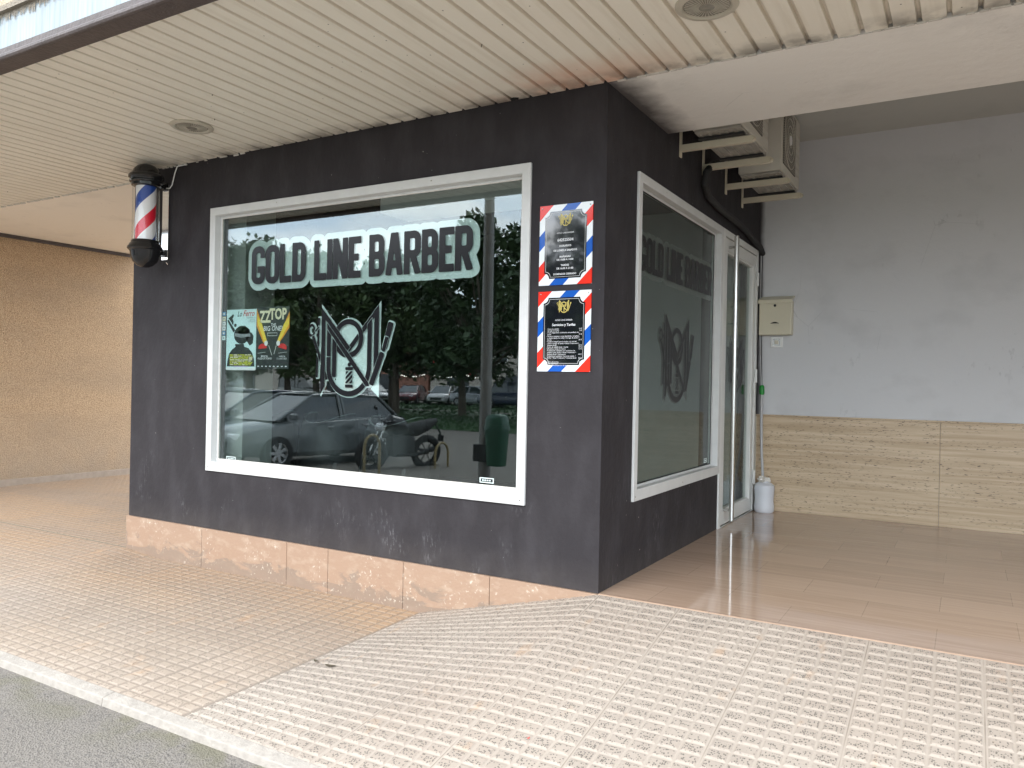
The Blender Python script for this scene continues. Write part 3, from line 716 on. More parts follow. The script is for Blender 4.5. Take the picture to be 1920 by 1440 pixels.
# ================================================================== SHOP
XL = -3.736
WIN = (-2.89, -.417, .39, 2.157); SW = (.408, 2.062, .398, 2.164); DR = (2.07, 3.15, 0.0, 2.168)
shop = thing('barber_shop', 'charcoal painted corner barber shop with white framed windows and a glazed door', 'shop', (-1.8, 1.6, 0))
b = B(); b.wall(FAC, (XL, 0, 0, 2.60), [WIN], 0, .14); obj('front_wall', b, 'wall', shop)
b = B(); b.wall(SID, (.14, 3.23, 0, 3.05), [SW, (DR[0], DR[1], -.1, DR[3])], 0, .14)
side = obj('side_wall', b, 'wall', shop)
b = B(); b.box(XL, XL+.12, .14, 3.4, -.35, 2.6); obj('passage_side_wall', b, 'wall', shop)
# stone plinth slabs
cuts = [XL-.012, -2.913, -2.11, -1.763, -1.191, -.617, .0]
for a, c in zip(cuts, cuts[1:]):
    b = B(); b.box(a+.0015, c-.0015, -.014, .10, -.40, -.002); obj('plinth_slab', b, 'plinth', shop, bevel=.002)
b = B(); b.box(XL-.012, XL+.05, .10, 4.2, -.40, -.002); obj('plinth_slab', b, 'plinth', shop)
# front window
def window(m, r, fr, name_mat='frame', wproud=-.014, glassw=.040):
    i = (r[0]+fr, r[1]-fr, r[2]+fr+.012, r[3]-fr)
    b = B(); b.ring(m, r, i, wproud, .03)
    i2 = (i[0]+.012, i[1]-.012, i[2]+.012, i[3]-.012)
    b.ring(m, (i[0]-.01, i[1]+.01, i[2]-.01, i[3]+.01), i2, .031, .055)
    fo = obj('window', b, name_mat, shop, bevel=.003)
    q = B(); q.ring(m, (i2[0]-.001, i2[1]+.001, i2[2]-.001, i2[3]+.001), (i2[0]+.006, i2[1]-.006, i2[2]+.006, i2[3]-.006), .034, .0385); obj('gasket', q, 'rubber' if m is SID else 'caulk', fo)
    for k in range(5):
        uu = r[0]+fr*.5+(r[1]-r[0]-fr)*k/4; vv = r[3]-fr*.45 if k % 2 else r[2]+fr*.5
        q = B(); c0 = m(uu, vv, wproud-.001); n0 = 10
        q.poly([m(uu+.004*math.cos(a*.628), vv+.004*math.sin(a*.628), wproud-.0012) for a in range(n0)]); obj('screw', q, 'steel', fo)
    p = B(); u0, u1, v0, v1 = i2[0]-.004, i2[1]+.004, i2[2]-.004, i2[3]+.004
    c = [p.v(m(u, v, w_)) for w_ in (glassw, glassw+.006) for v in (v0, v1) for u in (u0, u1)]
    for q in ((0, 2, 3, 1), (4, 5, 7, 6), (0, 1, 5, 4), (2, 6, 7, 3), (0, 4, 6, 2), (1, 3, 7, 5)): p.f([c[k] for k in q])
    g = obj('pane', p, 'glass' if m is FAC else 'sideglass', fo)
    return fo, g, i2
fo, g, i2 = window(FAC, WIN, .052)
fo['label'] = 'wide white framed display window facing the street'
GW = .0475
mF = lambda w_: (lambda u, v: (u-2.536, w_, v+1.632))
obj('lettering', lettering(mF(.0392), 0.0), 'vinylblack', fo)
obj('lettering_backing', lettering(mF(GW+.0012), .040), 'vinyl', fo)
mE = lambda w_: (lambda u, v: (u-1.676, w_, v+1.19))
obj('emblem', emblem(mE(.0392), 'dark'), 'vinylblack', fo)
obj('emblem_backing', emblem(mE(GW+.0012), 'pale'), 'vinyl', fo)
fo2, g2, i3 = window(SID, SW, .050)
fo2['label'] = 'narrower white framed window beside the entrance door'
mS = lambda w_: (lambda u, v: (-w_, u+.566, v+1.662))
obj('lettering', lettering(mS(.0392), 0.0, .005, .805), 'vinylmatt', fo2)
obj('lettering_backing', lettering(mS(GW+.0012), .040, .005, .805), simple('shaded_vinyl', (.15, .155, .15), .4), fo2)  # same pale backing, its shade put into a darker grey
mSE = lambda w_: (lambda u, v: (-w_, u+1.245, v+1.19))
obj('emblem', emblem(mSE(.0392), 'dark', .004), 'vinylmatt', fo2)
obj('emblem_backing', emblem(mSE(GW+.0012), 'pale', .004), simple('shaded_vinyl_ground', (.13, .135, .13), .4), fo2)  # pale emblem ground again, darkened in its colour for the shaded side
# etched plates on the glass corners
def plate(m, u0, u1, v0, v1, par):
    b = B(); b.ring(m, (u0, u1, v0, v1), (u0+.006, u1-.006, v0+.005, v1-.005), GW-.009, GW-.0078); o = obj('maker_plate', b, 'vinyl', par)
    b = B(); n = 4
    for k in range(n):
        a = u0+.016+k*(u1-u0-.032)/n; b.poly([m(a, v0+.010, GW-.0085), m(a+.010, v0+.010, GW-.0085), m(a+.010, v1-.010, GW-.0085), m(a, v1-.010, GW-.0085)])
    obj('plate_mark', b, 'vinyl', o)
plate(FAC, -2.745, -2.655, .465, .492, fo); plate(FAC, -.725, -.635, .481, .509, fo)
plate(SID, .50, .56, .49, .52, fo2); plate(SID, 1.86, 1.93, .49, .52, fo2)
# glazed door
dfr = B(); dfr.box(-.06, .012, 2.072, 2.128, 0.0, 2.166); dfr.box(-.06, .012, 3.098, 3.148, 0, 2.166); dfr.box(-.06, .012, 2.128, 3.098, 2.118, 2.166)
door = obj('door', dfr, 'alu', shop, bevel=.003)
b = B(); b.ring(SID, (2.134, 3.092, .012, 2.112), (2.212, 3.012, .11, 2.02), -.004, .05); leaf = obj('door_leaf', b, 'alu', door, bevel=.003)
b = B(); b.ring(SID, (2.212, 3.012, .11, 2.02), (2.224, 3.0, .122, 2.008), .004, .04); obj('glazing_bead', b, 'alu', door)
b = B(); b.box(-.03, -.024, 2.218, 3.006, .116, 2.014); obj('pane', b, 'sideglass', door)
b = B(); b.tube([(.062, 2.235, .045), (.062, 2.235, 2.13)], .017, 14)
b.tube([(.005, 2.235, .12), (.062, 2.235, .12)], .009); b.tube([(.005, 2.235, 2.05), (.062, 2.235, 2.05)], .009); obj('pull_handle', b, 'steel', door, smooth=True)
for z in (.28, 1.12, 1.92):
    b = B(); b.tube([(.018, 3.098, z-.055), (.018, 3.098, z+.055)], .011, 10); b.box(.008, .016, 3.07, 3.096, z-.05, z-.004); b.box(.008, .016, 3.10, 3.124, z+.004, z+.05); obj('hinge', b, 'alu', door)
b = B(); b.box(-.07, .02, 2.13, 3.096, -.0, .008); obj('threshold', b, 'steel', door)
mD = lambda w_: (lambda u, v: (-w_, u+2.62, v+1.19))
obj('emblem', emblem(mD(.0232), 'dark', .005, .8), 'vinylmatt', door)
# interior shell
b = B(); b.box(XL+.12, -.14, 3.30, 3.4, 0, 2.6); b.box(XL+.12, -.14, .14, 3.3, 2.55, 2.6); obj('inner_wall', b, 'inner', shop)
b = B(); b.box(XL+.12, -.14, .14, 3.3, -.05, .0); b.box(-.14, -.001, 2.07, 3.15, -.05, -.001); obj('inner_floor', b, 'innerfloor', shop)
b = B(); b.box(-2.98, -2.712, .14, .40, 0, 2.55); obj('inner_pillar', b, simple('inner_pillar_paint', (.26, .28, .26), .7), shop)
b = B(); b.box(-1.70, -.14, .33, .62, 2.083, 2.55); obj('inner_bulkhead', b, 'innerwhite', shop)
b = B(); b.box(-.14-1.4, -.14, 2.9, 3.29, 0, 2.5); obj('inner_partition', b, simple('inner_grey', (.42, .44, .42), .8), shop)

# interior chairs
def tub_chair(loc, rz):
    c = thing('waiting_chair', '', 'chair', (0, 0, 0), 0, 'waiting chairs inside the shop window')
    b = B(); N = 13
    def ring_(z, rx, ry, dz=0): return [(rx*math.sin(a), -ry*math.cos(a)*.0+ry*(-math.cos(a)), z+dz*math.cos(a)**2) for a in [(-1.75+3.5*k/(N-1)) for k in range(N)]]
    lv = [ring_(.28, .26, .24), ring_(.45, .25, .235), ring_(.66, .22, .215), ring_(.76, .20, .20, -.07)]
    for i in range(3):
        for k in range(N-1): b.poly([lv[i][k], lv[i][k+1], lv[i+1][k+1], lv[i+1][k]])
    bmesh.ops.remove_doubles(b.bm, verts=b.bm.verts, dist=1e-4)
    bk = obj('backrest', b, 'chair', c, smooth=True); md = bk.modifiers.new('thick', 'SOLIDIFY'); md.thickness = .03; md.offset = 0
    b = B(); b.tube(lv[3], .008, 8); obj('piping', b, 'chairrim', bk, smooth=True)
    b = B(); b.box(-.22, .22, -.18, .24, .30, .42, .03); obj('seat', b, 'chair', c, smooth=True)
    for sx, sy in ((-.18, -.15), (.18, -.15), (-.18, .19), (.18, .19)):
        b = B(); b.tube([(sx, sy, .30), (sx*1.1, sy*1.1, 0)], [.016, .010], 8); obj('leg', b, 'chairrim', c)
    return c
tcs = tub_chair(0, 0)
for k, (x, y, lab) in enumerate([(-3.30, .95, 'dark tub chair behind the posters inside the shop window'), (-2.66, .95, 'dark tub chair below the emblem inside the shop window'), (-2.02, .95, 'dark tub chair right of the emblem inside the shop window')]):
    o = tcs if k == 0 else copy_tree(tcs); o.location = (x, y, 0); o['label'] = lab

# ================================================================== CANOPY, SOFFITS, PORCH
can = thing('building_canopy', 'deep building overhang lined with cream metal slats and edged by a pale metal fascia', 'canopy', (-1, -1, 2.5))
b = B(); P = .1045; x = -7.7325
while x < 5.3:
    pr = [(0, ZC), (.083, ZC), (.088, ZC+.017), (.0985, ZC+.017), (P, ZC)]
    y0, y1 = -1.50, (-.007 if x > XL-.05 else .15)
    for (a, za), (c, zc_) in zip(pr, pr[1:]):
        n = 6
        for k in range(n):
            ya = y0+(y1-y0)*k/n; yb = y0+(y1-y0)*(k+1)/n
            b.poly([(x+a, ya, za), (x+c, ya, zc_), (x+c, yb, zc_), (x+a, yb, za)])
    x += P
sl_o = obj('slat_panel', b, 'slat', can)
b = B(); b.box(-7.75, 5.3, -1.50, .20, ZC+.10, ZC+.5); obj('slab', b, 'dark', can)
b = B(); b.box(-7.75, 5.3, -1.585, -1.50, ZC-.022, ZC+.04); b.tube([(-7.75, -1.588, ZC-.006), (5.3, -1.588, ZC-.006)], .016, 10); obj('edge_strip', b, 'brownmetal', can)
b = B(); b.box(-7.75, 5.3, -1.578, -1.50, ZC+.04, ZC+.205); fs = obj('fascia', b, 'steelpale', can)
b = B()
xx_ = -7.75; rr = random.Random(5)
while xx_ < 5.2:
    wd = rr.uniform(.006, .018); h = rr.uniform(.01, .045)
    b.poly([(xx_, -1.582, ZC+.206), (xx_+wd, -1.582, ZC+.206), (xx_+wd*.7, -1.582, ZC+.2-h), (xx_+wd*.3, -1.582, ZC+.2-h)]); xx_ += wd
b.box(-7.75, 5.3, -1.60, -1.578, ZC+.205, ZC+.23); obj('mortar_line', b, 'fringe', can)
b = B(); b.box(-7.75, 5.3, -1.60, -1.40, ZC+.23, 8.5); obj('upper_wall', b, 'render', can)
# beam over the porch entrance and the higher porch ceiling
b = B(); b.box(.001, 5.3, .004, .872, ZC, 3.06); obj('entrance_beam', b, 'beam', can)
b = B()
xj = .05; rr = random.Random(11)
while xj < 5.0:
    L = rr.uniform(.02, .07)
    if (xj-.0) % P < .07 or rr.random() < .3: b.box(xj, xj+L, -.008-rr.uniform(0, .006), .004, ZC-.002-rr.uniform(0, .003), ZC+.004, .0015)
    xj += L+rr.uniform(0, .02)
xj = -3.7
while xj < -.02:
    L = rr.uniform(.01, .05)
    if rr.random() < (.75 if xj < -2.6 else .0): b.box(xj, xj+L, -.008-rr.uniform(0, .006), -.001, ZC-.005-rr.uniform(0, .007), ZC, .002)
    xj += L+rr.uniform(0, .04)
obj('seam_filler', b, 'caulk', can)
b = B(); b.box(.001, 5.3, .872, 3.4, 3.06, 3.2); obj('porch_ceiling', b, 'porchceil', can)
b = B(); b.box(-7.62, XL-.0, .15, 2.42, ZC, ZC+.1); obj('passage_soffit', b, 'leftsoffit', can)
b = B()
for k in range(34):
    a = -7.25+k*.105; b.box(a, a+rnd.uniform(.05, .10), .143, .16, ZC-.006-rnd.uniform(0, .004), ZC+.004, .001)
obj('soffit_edge', b, 'caulk', can)

pw = thing('porch_back_wall', 'plastered porch wall with a travertine wainscot and moulded cap', 'wall', (2.0, 3.3, 0))
b = B(); b.box(-.14, 5.3, 3.23, 3.45, 0, 3.2); obj('plaster', b, 'porch', pw)
jt = [-.0, 1.366, 2.73, 4.1, 5.3]
for k, (a, c) in enumerate(zip(jt, jt[1:])):
    b = B(); b.box(a+.001, c-.001, 3.212, 3.229, 0.0, .785); obj('travertine_slab', b, 'trav', pw, bevel=.0015)
b = B(); b.box(0, 5.3, 3.204, 3.229, .786, .800, .003); obj('wainscot_cap', b, 'trav', pw)
b = B(); b.box(.0, .006, 3.205, 3.212, 0, .785)
obj('corner_bead', b, 'offwhite', pw)
pe = thing('porch_end_wall', 'plastered end wall of the porch beyond the entrance', 'wall', (5.2, 1.6, 0))
b = B(); b.box(5.2, 5.4, .0, 3.203, 0, 3.06); obj('plaster', b, 'porch', pe)

bw = thing('pebbledash_wall', 'brown pebbledash side wall across the passage left of the shop', 'wall', (-7.4, 3, -.2))
b = B(); b.box(-7.62, -7.313, -1.2, 4.2, -.40, ZC); obj('render', b, 'pebble', bw)
b = B(); b.box(-7.313, -7.285, -1.2, 4.2, -.35, -.118, .003); obj('skirting', b, simple('grey_brown_skirting', (.34, .27, .21), .8, var=.25, sc=20, bump=.003), bw)
b = B(); b.box(-7.313, -7.28, -1.2, 4.2, ZC-.035, ZC-.001); b.tube([(-7.27, .15, ZC-.012), (-7.27, 4.2, ZC-.012)], .009, 8); obj('cornice_strip', b, 'brownmetal', bw)

# ================================================================== THINGS ON THE WALLS
# recessed lights
def downlight(x, y, lab):
    t = thing('ceiling_light', lab, 'lamp', (x, y, ZC), 0, 'round lights in the slatted ceiling'); c = (x, y, ZC)
    b = B(); b.lathe([(.121, .0), (.121, -.006), (.112, -.012), (.096, -.012), (.090, -.004), (.090, .01)], c, 40); obj('rim', b, 'rim', t, smooth=True)
    b = B(); prof = [(0, -.002)]; b.lathe([(.0, -.012), (.03, -.0115), (.06, -.010), (.0895, -.004)], c, 40); ln = obj('lens', b, 'lens', t, smooth=True)
    b = B()
    for k in range(36):
        a = k*math.pi/18; ca, sa = math.cos(a), math.sin(a)
        b.tube([(x+.03*ca, y+.03*sa, ZC-.0125), (x+.058*ca, y+.058*sa, ZC-.0112), (x+.085*ca, y+.085*sa, ZC-.006)], .0012, 4)
    obj('lens_ribs', b, 'rim', ln)
    return t
downlight(-2.43, -.515, 'round recessed light in the slatted ceiling above the left end of the window')
downlight(.645, -.545, 'round recessed light in the slatted ceiling over the porch entrance')

# barber pole
px, py = -3.372, -.160
bp = thing('barber_pole', 'wall mounted barber pole with red white and blue stripes and black domed ends', 'barber pole', (px, py, 1.75))
c = (px, py, 0)
b = B(); b.lathe([(0, 2.478), (.03, 2.476), (.060, 2.462), (.082, 2.438), (.092, 2.412), (.094, 2.408), (.106, 2.404), (.114, 2.392), (.114, 2.380), (.106, 2.373), (.104, 2.362), (.108, 2.356), (.106, 2.348), (.096, 2.342), (.094, 2.326), (.088, 2.322), (0, 2.322)], c, 40); obj('top_cap', b, 'blackgloss', bp, smooth=True)
b = B(); b.lathe([(0, 1.952), (.084, 1.952), (.090, 1.946), (.092, 1.932), (.100, 1.926), (.104, 1.914), (.112, 1.906), (.114, 1.894), (.108, 1.886), (.100, 1.882), (.096, 1.872), (.092, 1.840), (.078, 1.806), (.052, 1.780), (.026, 1.768), (0, 1.765)], c, 40); obj('bottom_cap', b, 'blackgloss', bp, smooth=True)
b = B(); b.lathe([(.0645, 1.953), (.0645, 2.321)], c, 48); cy = obj('striped_cylinder', b, 'helix', bp, smooth=True)
b = B(); b.lathe([(.086, 1.953), (.086, 2.321)], c, 48); obj('glass_tube', b, 'clear', bp, smooth=True)
b = B(); b.box(px-.034, px+.034, -.010, -.001, 1.84, 2.37, .002); pl = obj('wall_plate', b, 'chrome', bp)
for z in (2.352, 1.885):
    b = B(); b.box(px-.012, px+.012, -.075, -.010, z-.014, z+.014, .003); b.box(px-.026, px+.026, -.022, -.010, z-.026, z+.026, .003); obj('bracket', b, 'blackgloss', bp)
b = B(); b.tube([(px+.02, -.02, 2.342), (px+.055, -.018, 2.338), (px+.075, -.014, 2.36), (px+.10, -.012, 2.44), (px+.125, -.012, 2.485), (px+.22, -.012, 2.487)], .004, 6)
tag(obj('white_cable', b, 'white', smooth=True), 'thin white cable running from the barber pole up to the ceiling seam', 'cable')
b = B(); b.tube([(px+.035, -.006, 1.83), (px+.035, -.02, 1.82), (px+.035, -.006, 1.808)], .004, 6); obj('wall_hook', b, 'chrome', bp)

# two striped signs
def sign(x0, z0, lab):
    W, H = .295, .405; t = thing('wall_sign', lab, 'sign', (x0, -.001, z0+H), 0, 'striped signs between the window and the corner')
    b = B(); b.box(x0, x0+W, -.007, -.001, z0, z0+H); pn = obj('panel', b, 'stripes', t)
    # black card with scooped corners
    def card(ins, r, y, n=7):
        a, c_, d, e = x0+ins, x0+W-ins, z0+ins*1.05, z0+H-ins*1.05; pts = []
        for (cx, cz, a0) in ((a, d, 90), (c_, d, 180), (c_, e, 270), (a, e, 0)):
            for k in range(n+1):
                an = R(a0-90*k/n); pts.append((cx+r*math.cos(an), y, cz+r*math.sin(an)))
        return pts
    b = B(); b.poly(card(.031, .028, -.0078)); cd_ = obj('card', b, 'signblack', t)
    b = B(); A, C_ = card(.038, .027, -.0082), card(.0398, .027, -.0082); n = len(A)
    for k in range(n): b.poly([A[k], A[(k+1) % n], C_[(k+1) % n], C_[k]])
    obj('border_line', b, 'silver', cd_)
    for sx in (.014, W-.014):
        b = B(); b.lathe([(0, -.0095), (.003, -.0092), (.0042, -.0072)], (x0+sx, 0, z0+H-.014), 10, 'y'); obj('screw', b, 'steel', t)
    mm = lambda u, v: (x0+W/2+u*.16, -.0084, z0+H-.078+v*.16)
    bb = emblem(mm, 'dark', .004, .75, .011); obj('emblem', bb, 'gold', cd_)
    return t, cd_
def lines(x0, ztop, items, par, mat='whiteprint', y=-.0084):
    b = B()
    for (dx, dz, s, txt, al, *k) in items:
        text_into(b, txt, s*1.08, lambda u, v, dx=dx, dz=dz: (x0+dx+u, y, ztop-dz+v), al, 0.0003 if k and k[0] else 0.0)
    return obj('printed_text', b, mat, par)
t1, c1 = sign(-.361, 1.519, 'striped opening hours sign with a phone number, upper of the two signs')
lines(-.361, 1.924, [(.1475, .148, .010, 'GOLD LINE BARBER', 'CENTER'), (.1475, .186, .0185, '642525504', 'CENTER', 1), (.1475, .214, .0125, 'HORARIOS', 'CENTER', 1), (.1475, .236, .0120, 'DE LUNES A SABADOS', 'CENTER', 1),
      (.1475, .268, .0120, 'MAÑANAS', 'CENTER', 1), (.1475, .283, .0120, 'DE 10:00 A 14:00', 'CENTER', 1), (.1475, .311, .0120, 'TARDES', 'CENTER', 1), (.1475, .327, .0120, 'DE 16:30 A 21:00', 'CENTER', 1), (.1475, .355, .0115, 'DOMINGOS CERRADO', 'CENTER', 1)], c1)
t2, c2 = sign(-.361, 1.083, 'striped price list sign with services in small print, lower of the two signs')
rows = ['· Corte de cabello', '· Arreglo de barba', '· Corte degradado combinado con perfilado de', '  barba', '· Servicio completo: corte degradado, arreglado,', '  y diseño (barba de toalla) + arreglo de barba +', '  lavado', '· Cuidado integral para tu barba, y la piel del',
        '  rostro, arreglo de barba + Ritual Tradicional +', '  limpieza facial', '· Corte de cabello largo + barba', '· Afeitado a navaja de cabeza', '· Tratamiento completo con productos de', '  calidad, corte, barba + Ritual Tradicional +', '  limpieza facial + hidratación', '· Tratamiento completo Corte de cabello +', '  Barba + Ritual Tradicional + Limpieza facial']
it = [(.1475, .150, .010, 'GOLD LINE BARBER', 'CENTER'), (.1475, .176, .0165, 'Servicios y Tarifas', 'CENTER', 1)]
for k, r_ in enumerate(rows): it.append((.052, .194+k*.0091, .0087, r_, 'LEFT'))
for k, pv in ((0, '10 €'), (1, '8 €'), (3, '15 €'), (6, '20 €'), (9, '25 €'), (10, '15 €'), (11, '12 €'), (14, '30 €'), (16, '35 €'), (18, '5 €')): it.append((.250, .194+k*.0091, .0087, pv, 'RIGHT'))
it += [(.045, .360, .0087, 'Servicios adicionales:', 'LEFT'), (.052, .3685, .0087, '· Cejas y perfilado', 'LEFT'), (.052, .377, .0087, '· Corte infantil hasta los 10 años', 'LEFT')]
lines(-.361, 1.488, it, c2)

# posters stuck inside the display window
YP = .0482
def poster(name, lab, x0, x1, z0, z1):
    t = thing(name, lab, 'poster', (x0, YP, z0)); b = B(); b.box(x0, x1, YP, YP+.0006, z0, z1)
    return t, b
def flat(par, nm, mat, pts, x0, z0, W, H, d):
    if nm in ('beam_glow', 'light_beam', 'fender', 'headlamp') and len(pts) > 1:
        for q in pts: flat(par, nm, mat, [q], x0, z0, W, H, d)
        return
    b = B()
    for pl_ in pts: b.poly([(x0+u*W, YP-.0003-d*.00025, z0+v*H) for u, v in pl_])
    return obj(nm, b, mat, par)
def disc(cx, cy, rx, ry, n=22, a0=0, a1=360): return [(cx+rx*math.cos(R(a0+(a1-a0)*k/n)), cy+ry*math.sin(R(a0+(a1-a0)*k/n))) for k in range(n)]
x0, x1, z0, z1 = -2.778, -2.492, 1.070, 1.474; W = x1-x0; H = z1-z0
t, b = poster('poster', 'pale blue flamenco festival poster with a black singer silhouette, left of the two posters', x0, x1, z0, z1)
sh = obj('sheet', b, 'paleblue', t)
A = (x0, z0, W, H)
flat(t, 'silhouette', 'blackprint', [[(.03, .06), (.97, .06), (.95, .18), (.88, .29), (.76, .36), (.62, .385), (.60, .43), (.30, .43), (.32, .385), (.20, .34), (.10, .27), (.05, .16)], disc(.52, .58, .26, .15), [(.66, .50), (.80, .40), (.90, .44), (.92, .56), (.84, .62), (.70, .60)],
     [(.38, .66), (.42, .72), (.62, .73), (.78, .67), (.82, .60), (.40, .60)], [(.02, .82), (.06, .84), (.30, .66), (.24, .62)], [(.06, .86), (.16, .90), (.22, .93), (.25, .90), (.20, .85), (.24, .80), (.22, .74), (.15, .80)], disc(.30, .74, .045, .028)], *A, 1)
flat(t, 'hat_band', 'greyprint', [[(.28, .56), (.50, .535), (.82, .55), (.80, .60), (.55, .59), (.30, .61)]], *A, 2)
b = B(); rr = random.Random(3)
cols = {'lime': B(), 'cream': B()}
for row in range(9):
    u = .12+rr.uniform(0, .02); v = .245-row*.0205
    while u < .86:
        L = rr.uniform(.05, .17); L = min(L, .90-u)
        k = 'lime' if rr.random() < .62 else 'cream'
        cols[k].poly([(x0+a*W, YP-.00085, z0+c_*H) for a, c_ in ((u, v), (u+L, v), (u+L, v+.014), (u, v+.014))]); u += L+.018
obj('line_up', cols['lime'], 'lime', t); obj('line_up', cols['cream'], 'cream', t)
flat(t, 'bottom_band', 'whiteprint', [[(0, 0), (1, 0), (1, .045), (0, .045)]], *A, 1); flat(t, 'lilac_line', 'lilac', [[(.25, .052), (.75, .052), (.75, .068), (.25, .068)]], *A, 3)
b = B(); mp_ = lambda ux, vx: (lambda u, v: (x0+ux*W+u, YP-.0008, z0+vx*H+v))
text_into(b, 'Lo', .052, mp_(.36, .885), 'LEFT', .0004, .8, .4); obj('printed_text', b, 'blackprint', t)
b = B(); text_into(b, 'Ferro', .056, mp_(.55, .885), 'LEFT', .0004, .85, .4); obj('printed_text', b, 'red', t)
b = B(); text_into(b, 'FLAMENCO', .016, mp_(.97, .845), 'RIGHT'); text_into(b, 'FESTIVAL', .013, mp_(.97, .81), 'RIGHT'); text_into(b, '21-26 JULIO', .013, mp_(.97, .785), 'RIGHT'); obj('printed_text', b, 'greyprint', t)
x0, x1, z0, z1 = -2.488, -2.188, 1.080, 1.482; W = x1-x0; H = z1-z0
t, b = poster('poster', 'black ZZ TOP concert poster with yellow beams and red fenders, right of the pair', x0, x1, z0, z1)
obj('sheet', b, 'blackprint', t); A = (x0, z0, W, H)
flat(t, 'beam_glow', 'orange', [[(.0, .98), (.0, .70), (.22, .42), (.34, .44)], [(1, .92), (1, .66), (.72, .43), (.64, .45)]], *A, 1)
flat(t, 'light_beam', 'yellow', [[(.02, .88), (.02, .76), (.25, .43), (.33, .45), (.16, .74)], [(.99, .84), (.99, .72), (.71, .44), (.65, .46), (.84, .72)]], *A, 2)
flat(t, 'fender', 'red', [disc(.20, .335, .13, .075, 18, 0, 200), disc(.80, .335, .13, .075, 18, -20, 180)], *A, 2)
flat(t, 'headlamp', 'whiteprint', [disc(.305, .415, .055, .042), disc(.675, .415, .055, .042)], *A, 3)
flat(t, 'car_trim', 'silver', [[(.34, .575), (.64, .575), (.64, .585), (.34, .585)], [(.34, .53), (.64, .53), (.62, .54), (.36, .54)], [(.34, .53), (.35, .53), (.35, .58), (.34, .58)], [(.63, .53), (.64, .53), (.64, .58), (.63, .58)], [(.38, .38), (.40, .38), (.50, .22), (.48, .22)], [(.61, .38), (.63, .38), (.56, .24), (.54, .24)],
     [(.05, .25), (.3, .27), (.3, .275), (.05, .258)], [(.68, .25), (.95, .27), (.95, .275), (.68, .258)]], *A, 3)
b = B(); text_into(b, 'ZZ', .105, mp_(.10, .755), 'LEFT', .0035, .72); text_into(b, 'TOP', .098, mp_(.40, .80), 'LEFT', .0035, .80); obj('band_name', b, 'cream', t)
b = B(); text_into(b, 'THE', .026, mp_(.52, .69), 'CENTER', .0004); text_into(b, 'BIG ONE!', .044, mp_(.50, .615), 'CENTER', .0006, .95, .15)
text_into(b, 'MURCIA', .017, mp_(.26, .19), 'CENTER', .0003); text_into(b, 'PLAZA DE TOROS', .016, mp_(.27, .155), 'CENTER', .0003); text_into(b, 'MURCIA', .015, mp_(.80, .19), 'CENTER'); text_into(b, '21 JULIO 2025', .015, mp_(.79, .155), 'CENTER')
for k in range(8): text_into(b, '■'if k % 2 else '●', .011, mp_(.08+k*.12, .035), 'CENTER') if False else b.poly([(x0+(.05+k*.12)*W, YP-.0008, z0+.035*H), (x0+(.10+k*.12)*W, YP-.0008, z0+.035*H), (x0+(.10+k*.12)*W, YP-.0008, z0+.05*H), (x0+(.05+k*.12)*W, YP-.0008, z0+.05*H)])
obj('printed_text', b, 'whiteprint', t)
# column of little stickers at the window edge
cl = ['blue', 'cream', 'whiteprint', 'whiteprint', 'blue', 'paleblue']
cn = ['blue square sticker topmost in the column at the left window edge', 'cream round-dot sticker second from top at the left window edge', 'white sticker third from top at the left window edge', 'white sticker fourth from top at the left window edge', 'dark blue sticker fifth from top at the left window edge', 'pale blue sticker lowest in the column at the left window edge']
for k in range(6):
    zt = 1.462-k*.0325; t = thing('window_sticker', cn[k], 'sticker', (-2.835, YP, zt-.028), 0, 'small stickers at the window edge')
    b = B(); b.box(-2.822, -2.790, YP, YP+.0005, zt-.028, zt); obj('backing', b, cl[k], t)
    b = B(); b.poly([(-2.806+.009*math.cos(a*.7), YP-.0004, zt-.014+.007*math.sin(a*.7)) for a in range(9)]); obj('mark', b, 'whiteprint' if k in (0, 4) else 'greyprint', t)

# air conditioners on brackets
def ac_unit(y0, y1, lab):
    t = thing('air_conditioner', lab, 'air conditioner', (.25, y0, 2.52), 0, 'air conditioning units on the side wall')
    b = B(); b.box(.115, .41, y0, y1, 2.522, 3.03, .012); cs = obj('casing', b, 'acwhite', t, smooth=True)
    b = B(); b.box(.411, .418, y0+.04, y1-.20, 2.575, 2.99, .003); gr = obj('fan_grille', b, 'grille', t)
    b = B(); cz = 2.785; cyy = (y0+.04+y1-.20)/2
    for rad in (.05, .10, .15, .20):
        b.tube([(.421, cyy+rad*math.cos(a*math.pi/16), cz+rad*math.sin(a*math.pi/16)) for a in range(32)], .0025, 5, closed=True)
    obj('guard_rings', b, 'acwhite', gr); b = B(); b.lathe([(0, .428), (.03, .427), (.036, .419)], (0, cyy, cz), 20, 'x'); obj('hub_badge', b, 'white', gr, smooth=True)
    b = B()
    for k in range(7): b.box(.411, .414, y1-.15, y1-.03, 2.60+k*.05, 2.612+k*.05)
    obj('side_louvres', b, 'acwhite', t)
    b = B(); b.box(.13, .40, y0+.01, y1-.01, 2.505, 2.521, .003)
    for k in range(5): b.box(.15+k*.05, .165+k*.05, y0+.05, y1-.05, 2.499, 2.505)
    obj('base_tray', b, 'dirty', t)
    for yy in (y0+.10, y1-.10): b = B(); b.box(.13, .40, yy-.02, yy+.02, 2.488, 2.4985); obj('foot', b, 'rubber', t)
    return t
ac_unit(.95, 1.62, 'outdoor air conditioner on the side wall nearest the street')
ac_unit(2.02, 2.67, 'outdoor air conditioner on the side wall nearest the back wall')
bl = ['cream bracket arm nearest the street under the first air conditioner', 'cream bracket arm with a dark patch under the first air conditioner', 'cream bracket arm on the street side of the second air conditioner', 'cream bracket arm nearest the back wall under the second air conditioner']
